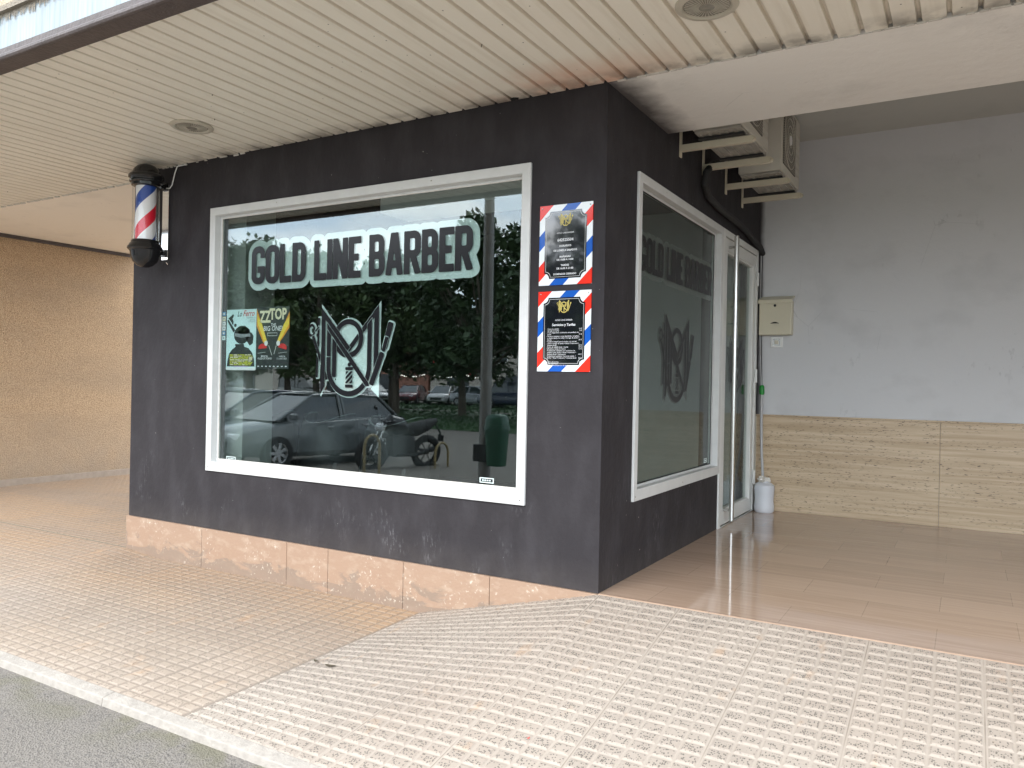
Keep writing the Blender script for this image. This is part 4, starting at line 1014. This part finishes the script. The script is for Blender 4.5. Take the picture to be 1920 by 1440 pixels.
for k, y in enumerate((1.093, 1.563, 2.121, 2.593)):
    t = thing('wall_bracket', bl[k], 'bracket', (0, y, 2.45), 0, 'brackets carrying the air conditioners')
    b = B(); b.box(.012, .43, y-.018, y-.014, 2.45, 2.486, .0015); b.box(.012, .43, y-.018, y+.018, 2.448, 2.452, .001); b.tube([(.43, y-.016, 2.468), (.436, y+.016, 2.468)], .017, 12); obj('arm', b, 'brack', t)
    b = B(); b.box(.001, .010, y-.018, y+.018, 2.415, 2.72, .002); obj('rail', b, 'brack', t)
b = B(); b.tube([(.04, 1.80, 2.56), (.05, 1.62, 2.50), (.045, 1.50, 2.42), (.035, 1.50, 2.34), (.03, 1.60, 2.285), (.028, 1.9, 2.262), (.028, 2.4, 2.255), (.028, 2.7, 2.235), (.03, 2.85, 2.21), (.03, 3.1, 2.19), (.03, 3.2, 2.15)], .024, 10)
tag(obj('refrigerant_pipe', b, 'pipe', smooth=True), 'black lagged pipe sagging along the side wall under the air conditioners', 'pipe')

# mailbox, bell, drain jug
t = thing('mailbox', 'cream metal letter box with a small slot on the porch wall', 'mailbox', (.155, 3.2, 1.46))
b = B(); b.box(.025, .285, 3.14, 3.229, 1.462, 1.745, .006); bx_ = obj('box', b, 'mailbox', t)
b = B(); pts = [(3.128, 1.742), (3.128, 1.752), (3.229, 1.79), (3.229, 1.78)]
vs = [[b.v((x, y, z)) for y, z in pts] for x in (.016, .294)]
b.f(vs[0]); b.f(vs[1][::-1])
for k in range(4): b.f([vs[0][k], vs[0][(k+1) % 4], vs[1][(k+1) % 4], vs[1][k]])
b.box(.016, .294, 3.124, 3.130, 1.722, 1.752); obj('lid', b, 'mailbox', t, bevel=.002)
b = B(); b.lathe([(0, 3.134), (.009, 3.134), (.011, 3.139)], (.152, 0, 1.705), 16, 'y'); obj('lock', b, 'rubber', t)
b = B(); b.poly([(.115+.075*k/12, 3.1385, 1.556+.013*math.sin(math.pi*k/12)) for k in range(13)]); obj('slot', b, 'dark', t)
b = B(); b.box(.114, .191, 3.135, 3.1395, 1.533, 1.554, .001); obj('name_plate', b, 'mailbox', t)
t = thing('door_bell', 'square white bell push just below the letter box', 'door bell', (.155, 3.22, 1.4))
b = B(); b.box(.106, .204, 3.219, 3.229, 1.362, 1.450, .004); obj('plate', b, 'white', t)
b = B(); b.ring(lambda u, v, w_: (u, w_, v), (.126, .184, 1.378, 1.434), (.132, .178, 1.384, 1.428), 3.215, 3.219); obj('surround', b, 'steel', t)
b = B(); b.box(.140, .170, 3.213, 3.219, 1.391, 1.421, .003); b.lathe([(0, 3.210), (.007, 3.211), (.008, 3.213)], (.155, 0, 1.406), 12, 'y'); obj('button', b, 'offwhite', t)
t = thing('plastic_jug', 'translucent white plastic jug standing in the porch corner, its top stuffed with paper', 'jug', (.105, 3.10, 0))
b = B(); pr = [(.0, 0), (.070, .0), (.078, .01), (.080, .05), (.074, .09), (.076, .14), (.081, .19), (.077, .222), (.055, .240), (.034, .246), (.03, .26), (.02, .262)]
b.lathe(pr, (.105, 3.10, 0), 28); obj('body', b, 'jug', t, smooth=True)
b = B(); bm2 = b.bm; bmesh.ops.create_icosphere(bm2, subdivisions=3, radius=.045, matrix=Matrix.Translation((.10, 3.10, .262)))
for v in bm2.verts: v.co += (v.co-Vector((.10, 3.10, .262)))*rnd.uniform(-.35, .35); v.co.z = .262+(v.co.z-.262)*.65
obj('paper_stuffing', b, 'paper', t)
t = thing('drain_hose', 'thin hanging drain hose with a green coupling in the porch corner', 'hose', (.06, 3.19, .3))
b = B(); b.tube([(.022, 3.19, 2.16), (.022, 3.19, 1.6), (.030, 3.188, 1.3), (.046, 3.186, 1.04)], .005, 6); obj('upper_cable', b, 'hose', t)
b = B(); b.tube([(.030, 3.20, 2.16), (.032, 3.20, 1.5), (.05, 3.19, 1.04)], .003, 6); obj('thin_wire', b, 'rubber', t)
b = B(); b.tube([(.050, 3.185, .965), (.051, 3.185, .975), (.050, 3.185, 1.03), (.050, 3.185, 1.045)], [.016, .021, .021, .012], 14); obj('coupling', b, 'green', t, smooth=True)
b = B(); b.tube([(.050, 3.185, .99), (.052, 3.18, .75), (.062, 3.165, .5), (.085, 3.13, .27)], .011, 10); obj('hose', b, 'hose', t, smooth=True)

# ================================================================== STREET BEHIND THE CAMERA (seen in the glass)
def wheel(b_t, b_r, cx, cz, y, rad, wd):
    b_t.lathe([(rad*.62, y-wd/2), (rad*.95, y-wd/2), (rad, y-wd*.35), (rad, y+wd*.35), (rad*.95, y+wd/2), (rad*.62, y+wd/2)], (cx, 0, cz), 28, 'y')
    s_ = -1 if y < 0 else 1; yo = y+s_*wd*.42
    b_r.lathe([(rad*.66, yo), (rad*.60, yo-s_*.01), (rad*.58, yo-s_*.06)], (cx, 0, cz), 28, 'y')
    for k in range(7):
        a = k*2*math.pi/7; d = Vector((math.cos(a), 0, math.sin(a))); n_ = Vector((-math.sin(a), 0, math.cos(a)))
        c0 = Vector((cx, yo-s_*.005, cz)); p, q = c0+d*rad*.12, c0+d*rad*.62
        b_r.poly([p-n_*.028, p+n_*.028, q+n_*.034, q-n_*.034])
    b_r.lathe([(0, yo), (rad*.16, yo)], (cx, 0, cz), 12, 'y')
def make_car(name, L=4.3, W=1.78, H=1.5, van=False):
    """nose towards +x, origin on the ground at the centre"""
    t = thing(name, '', 'car' if not van else 'van'); hl = L/2; hw = W/2
    # body side profile stations: x, z_bottom, z_belt, half width
    st = [(-hl, .42, .78, .80), (-hl+.10, .30, .96, .90), (-hl+.5, .24, 1.02, .97), (-.6, .22, 1.0, 1.0), (.3, .22, .97, 1.0), (.95, .23, .95, .99), (1.45, .24, .88, .96), (hl-.15, .28, .76, .86), (hl, .36, .62, .74)]
    if van: st = [(-hl, .40, 1.1, .95), (-hl+.1, .3, 1.15, 1), (-.6, .25, 1.15, 1), (.9, .25, 1.12, 1), (1.5, .26, 1.02, .98), (hl-.12, .3, .85, .9), (hl, .38, .7, .8)]
    b = B(); rings = []
    for x, zb, zt, k in st:
        h = hw*k; rings.append([b.v(p) for p in ((x, -h*.86, zb), (x, -h*.98, zb+.10), (x, -h, (zb+zt)/2), (x, -h*.96, zt-.06), (x, -h*.86, zt), (x, 0, zt+.03), (x, h*.86, zt), (x, h*.96, zt-.06), (x, h, (zb+zt)/2), (x, h*.98, zb+.10), (x, h*.86, zb))])
    for a, c_ in zip(rings, rings[1:]):
        for i in range(11): b.f([a[i], a[(i+1) % 11], c_[(i+1) % 11], c_[i]])
    b.f(rings[0]); b.f(rings[-1][::-1])
    body = obj('body', b, 'carpaint', t, smooth=True); body.color = (.05, .055, .06, 1)
    # greenhouse: roof shell in paint, glazing inset in glass
    gx = [(-hl+.25, .92), (-hl+.75, H-.07), (-.3, H), (.35, H-.04), (1.25, .93)] if not van else [(-hl+.05, 1.1), (-hl+.15, H-.05), (0, H), (.9, H-.04), (1.55, 1.05)]
    def sec(x, z, k): return [(x, -hw*k, z), (x, 0, z+.02), (x, hw*k, z)]
    b = B(); rf = gx[1:4]; R2 = [sec(x, z, .70 if not van else .84) for x, z in rf]
    base = [(gx[0][0], gx[0][1]), (gx[4][0], gx[4][1])]
    zb = .95 if not van else 1.12
    def V(p): return p
    for a, c_ in zip(R2, R2[1:]):
        for i in (0, 1): b.poly([a[i], a[i+1], c_[i+1], c_[i]])
    # pillars
    for s_ in (-1, 1):
        k = .70 if not van else .84
        for (xa, za), (xb, zb_) in (((gx[1][0], gx[1][1]), (gx[0][0], zb)), ((gx[3][0], gx[3][1]), (gx[4][0], zb)), ((-.35, H-.01), (-.40, zb)), ((gx[2][0]+.02, H-.01), (gx[2][0]-.02, zb))):
            b.tube([(xa, s_*hw*k, za), (xb, s_*hw*.86, zb_)], .035, 6)
        b.tube([(gx[1][0], s_*hw*k, gx[1][1]), (gx[2][0], s_*hw*k, gx[2][1]), (gx[3][0], s_*hw*k, gx[3][1])], .03, 6)
    rfo = obj('roof', b, 'carpaint', t, smooth=True); rfo.color = (.05, .055, .06, 1)
    b = B(); k = .69 if not van else .83
    for s_ in (-1, 1):
        b.poly([(gx[0][0]+.05, s_*hw*.84, zb), (gx[1][0]+.03, s_*hw*k, gx[1][1]-.02), (gx[2][0], s_*hw*k, gx[2][1]-.02), (gx[3][0], s_*hw*k, gx[3][1]-.02), (gx[4][0]-.05, s_*hw*.84, zb)])
    b.poly([(gx[3][0], -hw*k, gx[3][1]-.01), (gx[3][0], hw*k, gx[3][1]-.01), (gx[4][0]+.05, hw*.82, zb), (gx[4][0]+.05, -hw*.82, zb)])
    b.poly([(gx[1][0], -hw*k, gx[1][1]-.01), (gx[1][0], hw*k, gx[1][1]-.01), (gx[0][0]-.02, hw*.82, zb), (gx[0][0]-.02, -hw*.82, zb)])
    obj('windows', b, 'carglass', t)
    wr = .33
    for x in (-1.30, 1.30):
        for s_ in (-1, 1):
            bt, br_ = B(), B(); wheel(bt, br_, x, wr, s_*(hw-.08), wr, .22); w_ = obj('wheel', bt, 'tyre', t, smooth=True); obj('rim', br_, 'rimm', w_)
            b = B(); b.lathe([(0, 0), (wr+.05, 0)], (x, s_*(hw*.998), wr+.01), 24, 'y') if False else None
    for s_ in (-1, 1):
        b = B(); b.box(hl-.22, hl-.03, s_*hw*.60-.16, s_*hw*.60+.16, .60, .72, .03); obj('headlight', b, 'lamp', t)
        b = B(); b.box(-hl+.0, -hl+.10, s_*hw*.68-.13, s_*hw*.68+.13, .80, .93, .03); obj('tail_light', b, 'redlamp', t)
        b = B(); b.box(.92, 1.04, s_*(hw+.03)-.09, s_*(hw+.03)+.09, .98, 1.10, .03); m_ = obj('mirror', b, 'carpaint', t); m_.color = (.05, .055, .06, 1)
        b = B(); b.box(-.02, .14, s_*hw*.995-.012, s_*hw*.995+.012, .80, .83, .005); b.box(-.95, -.80, s_*hw*.995-.012, s_*hw*.995+.012, .82, .85, .005); obj('door_handles', b, 'rimm', t)
    b = B(); b.box(hl-.03, hl+.015, -.45, .45, .40, .58, .02); obj('grille', b, 'rubber', t)
    return t
def paint(o, col):
    for c_ in kids(o):
        if c_.type == 'MESH' and c_.name.split('.')[0] in ('body', 'roof', 'mirror'): c_.color = (*col, 1)
def place(o, x, y, z, dirv, label, col, group=None):
    o.location = (x, y, z); o.rotation_euler = (0, 0, math.atan2(dirv[1], dirv[0])); o['label'] = label; paint(o, col)
    if group: o['group'] = group
dv = Vector((-.176, .985)).normalized()
def from_front_wheel(fx, fy): q = Vector((fx, fy))-dv*1.30; return q.x, q.y
car = make_car('parked_car'); x, y = from_front_wheel(-11.0, -7.45)
place(car, x, y, -.78, dv, 'dark grey hatchback parked nose towards the shop, reflected in the window', (.12, .135, .14), 'cars parked in front of the shop')
bpy.context.view_layer.update()
c2_ = copy_tree(car); x, y = from_front_wheel(-13.7, -8.3); place(c2_, x, y, -.78, dv, 'dark blue hatchback parked beyond the dark grey one', (.01, .018, .05), 'cars parked in front of the shop')
van = make_car('parked_van', 4.9, 1.9, 1.95, True)
bpy.context.view_layer.update()
far = [('v', -56, -44, (.16, .17, .16), 'grey van with small rear windows among the far parked cars, leftmost', (1, .1)), ('v', -47, -44.5, (.12, .13, .12), 'dull green-grey van in the far parking row', (1, 0.05)),
       ('c', -40.5, -45.5, (.50, .50, .50), 'silver car in the far parking row beside the vans', (1, .5)), ('c', -37.2, -46.5, (.14, .012, .02), 'dark red car in the far parking row', (.4, 1)),
       ('c', -34.3, -47, (.60, .60, .60), 'white car behind the emblem in the far parking row', (.3, 1)), ('c', -30.5, -46, (.35, .37, .40), 'light grey car left of the navy van across the road', (1, 0)),
       ('v', -26.6, -44.5, (.015, .025, .06), 'navy van across the road', (-1, .12)), ('c', -23.4, -43.8, (.30, .30, .32), 'grey car right of the navy van across the road', (.2, 1)), ('c', -19.2, -43, (.12, .13, .14), 'charcoal car among the tree trunks across the road', (-1, 0)),
       ('c', -12.3, -37.6-5.6, (.62, .64, .68), 'white car behind the lamp post across the road', (1, .05)), ('c', -6.6, -43.4, (.5, .5, .52), 'silver car at the right end of the far row', (1, 0))]
first_van = True
for k, (kd, x, y, col, lab, d) in enumerate(far):
    if kd == 'v' and first_van: o = van; first_van = False
    else: o = copy_tree(van if kd == 'v' else car)
    place(o, x, y, -.80-.0, Vector(d), lab, col, 'vehicles parked across the road')

# motorcycle, built nose towards +x
def motorcycle():
    t = thing('motorcycle', 'black naked motorcycle on its stand beside the parked hatchback', 'motorcycle'); r = .30
    for x in (.66, -.66):
        bt = B(); bt.tube([(x+r*math.cos(a*math.pi/12), 0, r+r*math.sin(a*math.pi/12)) for a in range(24)], .07, 8, closed=True); w_ = obj('wheel', bt, 'tyre', t, smooth=True)
        br_ = B(); br_.tube([(x+.225*math.cos(a*math.pi/12), 0, r+.225*math.sin(a*math.pi/12)) for a in range(24)], .014, 6, closed=True)
        for k in range(6): a = k*math.pi/3; br_.tube([(x, 0, r), (x+.22*math.cos(a), 0, r+.22*math.sin(a))], .012, 5)
        br_.lathe([(0, -.05), (.05, -.05), (.05, .05), (0, .05)], (x, 0, r), 12, 'y'); obj('rim', br_, 'blackgloss', w_)
    b = B()
    for s_ in (-.09, .09): b.tube([(.66, s_, r), (.42, s_, .92)], .022, 8)
    obj('fork', b, 'steel', t)
    b = B(); b.tube([(.42, 0, .90), (.15, 0, .60), (-.1, 0, .38), (-.35, 0, .42), (-.66, 0, .30)], .035, 8); b.tube([(.38, 0, .86), (-.1, 0, .80), (-.75, 0, .86)], .03, 8); obj('frame', b, 'blackgloss', t)
    b = B(); b.box(-.28, .26, -.17, .17, .24, .68, .06); obj('engine', b, 'rubber', t)
    b = B(); b.tube([(.40, 0, .86), (.27, 0, .92), (.05, 0, .88), (-.16, 0, .80)], [.08, .20, .20, .09], 14); obj('fuel_tank', b, 'blackgloss', t, smooth=True)
    b = B(); b.tube([(-.08, 0, .80), (-.35, 0, .80), (-.62, 0, .88), (-.86, 0, .98)], [.12, .16, .13, .05], 12); obj('seat', b, 'rubber', t, smooth=True)
    b = B(); b.tube([(-.82, 0, .92), (-.98, 0, .72), (-1.02, 0, .60)], .02, 6); b.box(-1.03, -1.0, -.09, .09, .52, .66); obj('tail_fender', b, 'rubber', t)
    b = B(); b.tube([(.36, -.36, 1.04), (.42, -.15, .98), (.42, .15, .98), (.36, .36, 1.04)], .015, 8); obj('handlebar', b, 'blackgloss', t)
    for s_ in (-1, 1): b = B(); b.tube([(.40, s_*.26, 1.0), (.44, s_*.32, 1.18)], .006, 6); b.lathe([(0, -.01), (.055, -.01), (.055, .01), (0, .01)], (0, s_*.34, 1.20), 14, 'x') if False else b.box(.43, .45, s_*.33-.06, s_*.33+.06, 1.17, 1.25, .02); obj('mirror', b, 'blackgloss', t)
    b = B(); b.lathe([(0, .60), (.06, .59), (.09, .55), (.08, .45), (0, .42)], (0, 0, .86), 18, 'x'); obj('headlight', b, 'lamp', t, smooth=True)
    b = B(); b.tube([(.2, -.16, .32), (-.3, -.17, .28), (-.72, -.20, .42)], [.03, .04, .05], 10); obj('exhaust', b, 'rubber', t, smooth=True)
    return t
mo = motorcycle(); md = Vector((-8.88+8.46, -8.6+9.76)); mo.location = (-8.66, -9.2, -.78); mo.rotation_euler = (R(6), 0, math.atan2(md.y, md.x))
# hoops
def hoop(x, y, z, h, wdt, lab):
    r = wdt/2; pts = [(x, y-r, z), (x, y-r, z+h-r)]+[(x, y-r*math.cos(a*math.pi/10), z+h-r+r*math.sin(a*math.pi/10)) for a in range(1, 10)]+[(x, y+r, z+h-r), (x, y+r, z)]
    b = B(); b.tube(pts, .025, 10); o = obj('bike_hoop', b, 'ochre', smooth=True); tag(o, lab, 'bike rack', 'ochre bike hoops on the pavement edge'); return o
hoop(-7.45, -6.95, -.76, .82, .40, 'taller ochre steel bike hoop in front of the motorcycle'); hoop(-7.95, -9.75, -.78, .52, .46, 'smaller ochre steel bike hoop behind the motorcycle')
# lamp post with bin
t = thing('lamp_post', 'tall grey steel lamp post with a rusty foot', 'lamp post', (-4.27, -5.61, -.65))
b = B(); b.tube([(-4.27, -5.61, -.66), (-4.27, -5.61, .6), (-4.27, -5.61, 3.2), (-4.27, -5.61, 8.5)], [.088, .082, .072, .05], 20); obj('pole', b, 'galv', t, smooth=True)
b = B(); b.tube([(-4.27, -5.61, 8.4), (-4.27, -6.2, 8.7), (-4.27, -7.0, 8.8)], .04, 10); obj('arm', b, 'galv', t); b = B(); b.box(-4.42, -4.12, -7.6, -6.95, 8.72, 8.86, .03); obj('lamp_head', b, 'galv', t)
b = B(); b.box(-4.38, -4.16, -5.72, -5.50, -.68, -.64); obj('base_plate', b, 'galv', t)
t = thing('litter_bin', 'green plastic litter bin strapped to the lamp post', 'bin', (-4.0, -5.55, -.12))
def rr_(z, wx, wy, b, cx=-4.02, cy=-5.52, n=16):
    out = []
    for k in range(n):
        a = k*2*math.pi/n; ca, sa = math.cos(a), math.sin(a); q = .55
        out.append(b.v((cx+wx*math.copysign(abs(ca)**q, ca), cy+wy*math.copysign(abs(sa)**q, sa), z)))
    return out
def loft(b, rs):
    for a, c_ in zip(rs, rs[1:]):
        n = len(a)
        for k in range(n): b.f([a[k], a[(k+1) % n], c_[(k+1) % n], c_[k]])
    b.f(rs[0][::-1]); b.f(rs[-1])
b = B(); loft(b, [rr_(-.12, .125, .10, b), rr_(.36, .155, .13, b)]); obj('body', b, 'bin', t, smooth=True)
b = B(); loft(b, [rr_(.361, .168, .145, b), rr_(.40, .168, .145, b), rr_(.44, .160, .135, b)]); obj('collar', b, 'bin', t, smooth=True)
b = B(); loft(b, [rr_(.441, .155, .13, b), rr_(.52, .150, .125, b), rr_(.57, .125, .10, b), rr_(.59, .07, .06, b)]); obj('hood', b, 'bin', t, smooth=True)
b = B(); b.box(-4.40, -4.14, -5.70, -5.50, -.08, .16, .01); obj('mounting_bracket', b, 'rubber', t)

# trees
def leaf_mesh(seed, R_, Hc, n_clump, n_leaf, ls, base):
    rr = random.Random(seed); b = B(); bm = b.bm; cl = []
    for k in range(n_clump):
        a = rr.uniform(0, 6.283); rad = R_*math.sqrt(rr.uniform(.05, 1)); h = rr.uniform(0, 1)
        lim = math.sqrt(max(.05, 1-(2*h-.9)**2*.8)); cl.append((rad*lim*math.cos(a), rad*lim*math.sin(a), base+h*Hc, rr.uniform(.45, .95)))
    for cx, cy, cz, cr in cl:
        for j in range(n_leaf):
            d = Vector((rr.gauss(0, 1), rr.gauss(0, 1), rr.gauss(0, .8))).normalized()*cr*rr.uniform(.35, 1.15)**.6
            p = Vector((cx, cy, cz))+d; s_ = ls*rr.uniform(.6, 1.4)
            e = Euler((rr.uniform(-1, 1), rr.uniform(-1, 1), rr.uniform(0, 6.28))).to_matrix()
            u = e @ Vector((s_, 0, 0)); v = e @ Vector((0, s_*.5, 0)); bm.faces.new([bm.verts.new(p-u), bm.verts.new(p+v), bm.verts.new(p+u), bm.verts.new(p-v)])
    return b, cl
def tree(seed, R_, Ht, base, mat, n_clump=70, n_leaf=95, ls=.19):
    t = thing('street_tree', '', 'tree', (0, 0, 0), 0, 'trees on the median across the road'); rr = random.Random(seed)
    b, cl = leaf_mesh(seed, R_, Ht-base, n_clump, n_leaf, ls, base); obj('crown', b, mat, t)
    b = B(); b.tube([(0, 0, -.1), (.05, .02, base*.5), (.0, .08, base+.3), (.1, 0, Ht*.8)], [.24, .19, .15, .03], 10); obj('trunk', b, 'bark', t, smooth=True)
    b = B()
    for cx, cy, cz, cr in cl[::5]: b.tube([(0, .05, base+rr.uniform(-.2, .8)), (cx*.5, cy*.5, cz*.5+base*.5), (cx, cy, cz)], [.08, .05, .015], 6)
    obj('limbs', b, 'bark', t); return t
T = [tree(1, 3.4, 8.6, 2.3, 'leafa'), tree(2, 4.0, 8.4, 2.2, 'leafb', 80, 95), tree(3, 3.0, 8.8, 2.6, 'leafa', 62, 100)]
bpy.context.view_layer.update()
spots = [(0, -34, -27.2, 1.08, 'broad dark tree at the far left of the reflection'), (1, -29.5, -28, 1.0, 'mid green tree behind the shop lettering, left part'), (2, -25.5, -30, .95, 'slender dark tree behind the shop lettering, middle'), (1, -21.8, -31, 1.02, 'mid green spreading tree right of the lettering middle'),
         (0, -17.6, -26.8, 1.04, 'dark leafy tree beside the reflected lamp post'), (2, -13.0, -29.5, 1.05, 'tall dark tree right of the reflected lamp post'), (1, -37, -33, 1.1, 'broad mid green tree in the back row, far left'), (0, -9.5, -25.5, 1.0, 'dark round tree at the right edge of the reflection'),
         (1, -41, -30, 1.0, 'mid green tree at the left end of the median'), (2, -31.5, -37, 1.0, 'slender dark tree in the back row')]
used = set()
for k, x, y, s_, lab in spots:
    o = T[k] if k not in used else copy_tree(T[k]); used.add(k)
    o.location = (x, y, -.78); o.scale = (s_, s_, s_); o.rotation_euler = (0, 0, x*1.7); o['label'] = lab
# buildings across the road
def building(x0, x1, y, d, h, mat, lab, nx, nz, seed):
    t = thing('apartment_building', lab, 'building', ((x0+x1)/2, y-d/2, -.95), 0, 'buildings across the road')
    b = B(); b.box(x0, x1, y-d, y, -1.0, h); obj('wall', b, mat, t)
    b = B(); b.box(x0-.3, x1+.3, y-d-.3, y+.3, h, h+.35); obj('roof', b, 'hill', t)
    rr = random.Random(seed)
    for j in range(nz):
        for i in range(nx):
            cx = x0+(i+.5)*(x1-x0)/nx; z = 2.9+j*3.0
            if z+1.4 > h: continue
            b = B(); b.box(cx-.62, cx+.62, y+.001, y+.05, z, z+1.45, .01); fr = obj('window', b, 'white', t)
            b = B(); b.box(cx-.52, cx+.52, y+.051, y+.056, z+.1, z+1.35); obj('pane', b, 'win', fr)
    for i in range(nx//2):
        cx = x0+(i*2+1)*(x1-x0)/nx
        b = B(); b.box(cx-1.3, cx+1.3, y+.001, y+.06, -.9, 1.7); obj('shop_front', b, 'win', t)
    return t
building(-92, -64, -60, 12, 7.4, 'hill', 'pale rendered block at the left end across the road', 7, 2, 1)
building(-63.2, -47, -62, 12, 6.9, 'brickr', 'red brick block across the road between two pale ones', 5, 2, 2)
building(-46, -22, -61, 12, 8.0, 'hill', 'pale rendered block in the middle across the road', 7, 2, 3)
building(-21, 4, -58, 12, 7.0, 'hill', 'pale block behind the trees across the road', 7, 2, 4)
# cafe terrace: parasols and string lights
for x, y, lab in ((-33.9, -45.2, 'red round lantern hanging among the trees, left one'), (-31.5, -46.6, 'red round lantern hanging among the trees, right one')):
    t = thing('red_lantern', lab, 'lantern', (x, y, 2.0), 0, 'red lanterns among the trees')
    b = B(); b.lathe([(0, 1.25), (.25, 1.15), (.62, .7), (.72, .2), (.62, -.3), (.25, -.7), (0, -.8)], (x, y, 2.15), 20); obj('shade', b, 'red', t, smooth=True)
    b = B(); b.tube([(x, y, 3.35), (x, y, 6.5)], .02, 5); obj('cord', b, 'rubber', t)
t = thing('string_lights', 'string of small bulbs above the cafe terrace across the road', 'string lights', (-30, -42, 1.5))
b = B(); b2 = B(); prev = None
for k in range(64):
    s_ = k/63; p = Vector((-33.6+6.5*s_, -39.65-3.8*s_, 1.62-.25*math.sin(math.pi*((s_*3) % 1))))
    if prev is not None: b2.tube([prev, p], .01, 4, False)
    prev = p; bmesh.ops.create_icosphere(b.bm, subdivisions=1, radius=.035, matrix=Matrix.Translation(p-Vector((0, 0, .04))))
obj('bulbs', b, 'bulb', t); obj('wire', b2, 'rubber', t)

# bits lying on the paving
def leaf(name, x, y, ang, sz, mat, lab, cat):
    z = zg(x, y)+.0065; b = B(); c_, s_ = math.cos(ang), math.sin(ang); n = 7; L = []; Rr = []
    for k in range(n):
        u = -1+2*k/(n-1); wd = .42*math.sqrt(max(0, 1-u*u))+.02; h = .006*(u*u)+.001
        L.append(b.v((x+sz*(u*c_-wd*s_), y+sz*(u*s_+wd*c_), z+h+.004*wd))); Rr.append(b.v((x+sz*(u*c_+wd*s_), y+sz*(u*s_-wd*c_), z+h+.003*wd)))
    for k in range(n-1): b.f([L[k], L[k+1], Rr[k+1], Rr[k]])
    tag(obj(name, b, mat), lab, cat)
MAT['deadleaf'] = simple('dry_leaf', (.09, .07, .045), .8, var=.4, sc=60)
leaf('fallen_leaf', -.905, -.89, .3, .027, 'deadleaf', 'larger of two dark dry leaves on the pale ramp paving', 'leaf')
leaf('fallen_leaf', -1.02, -.86, -.2, .019, 'deadleaf', 'smaller dark dry leaf on the pale ramp paving', 'leaf')
leaf('red_petal', .241, -1.125, .8, .007, 'red', 'tiny red petal on the pale paving at the bottom edge', 'petal')
b = B(); b.poly([(-.545, -.012, ZC-.001), (-.50, -.010, ZC-.0012), (-.485, -.035, ZC-.001), (-.51, -.05, ZC-.0012), (-.535, -.04, ZC-.001)]); obj('broken_slat_gap', b, 'dark', can)
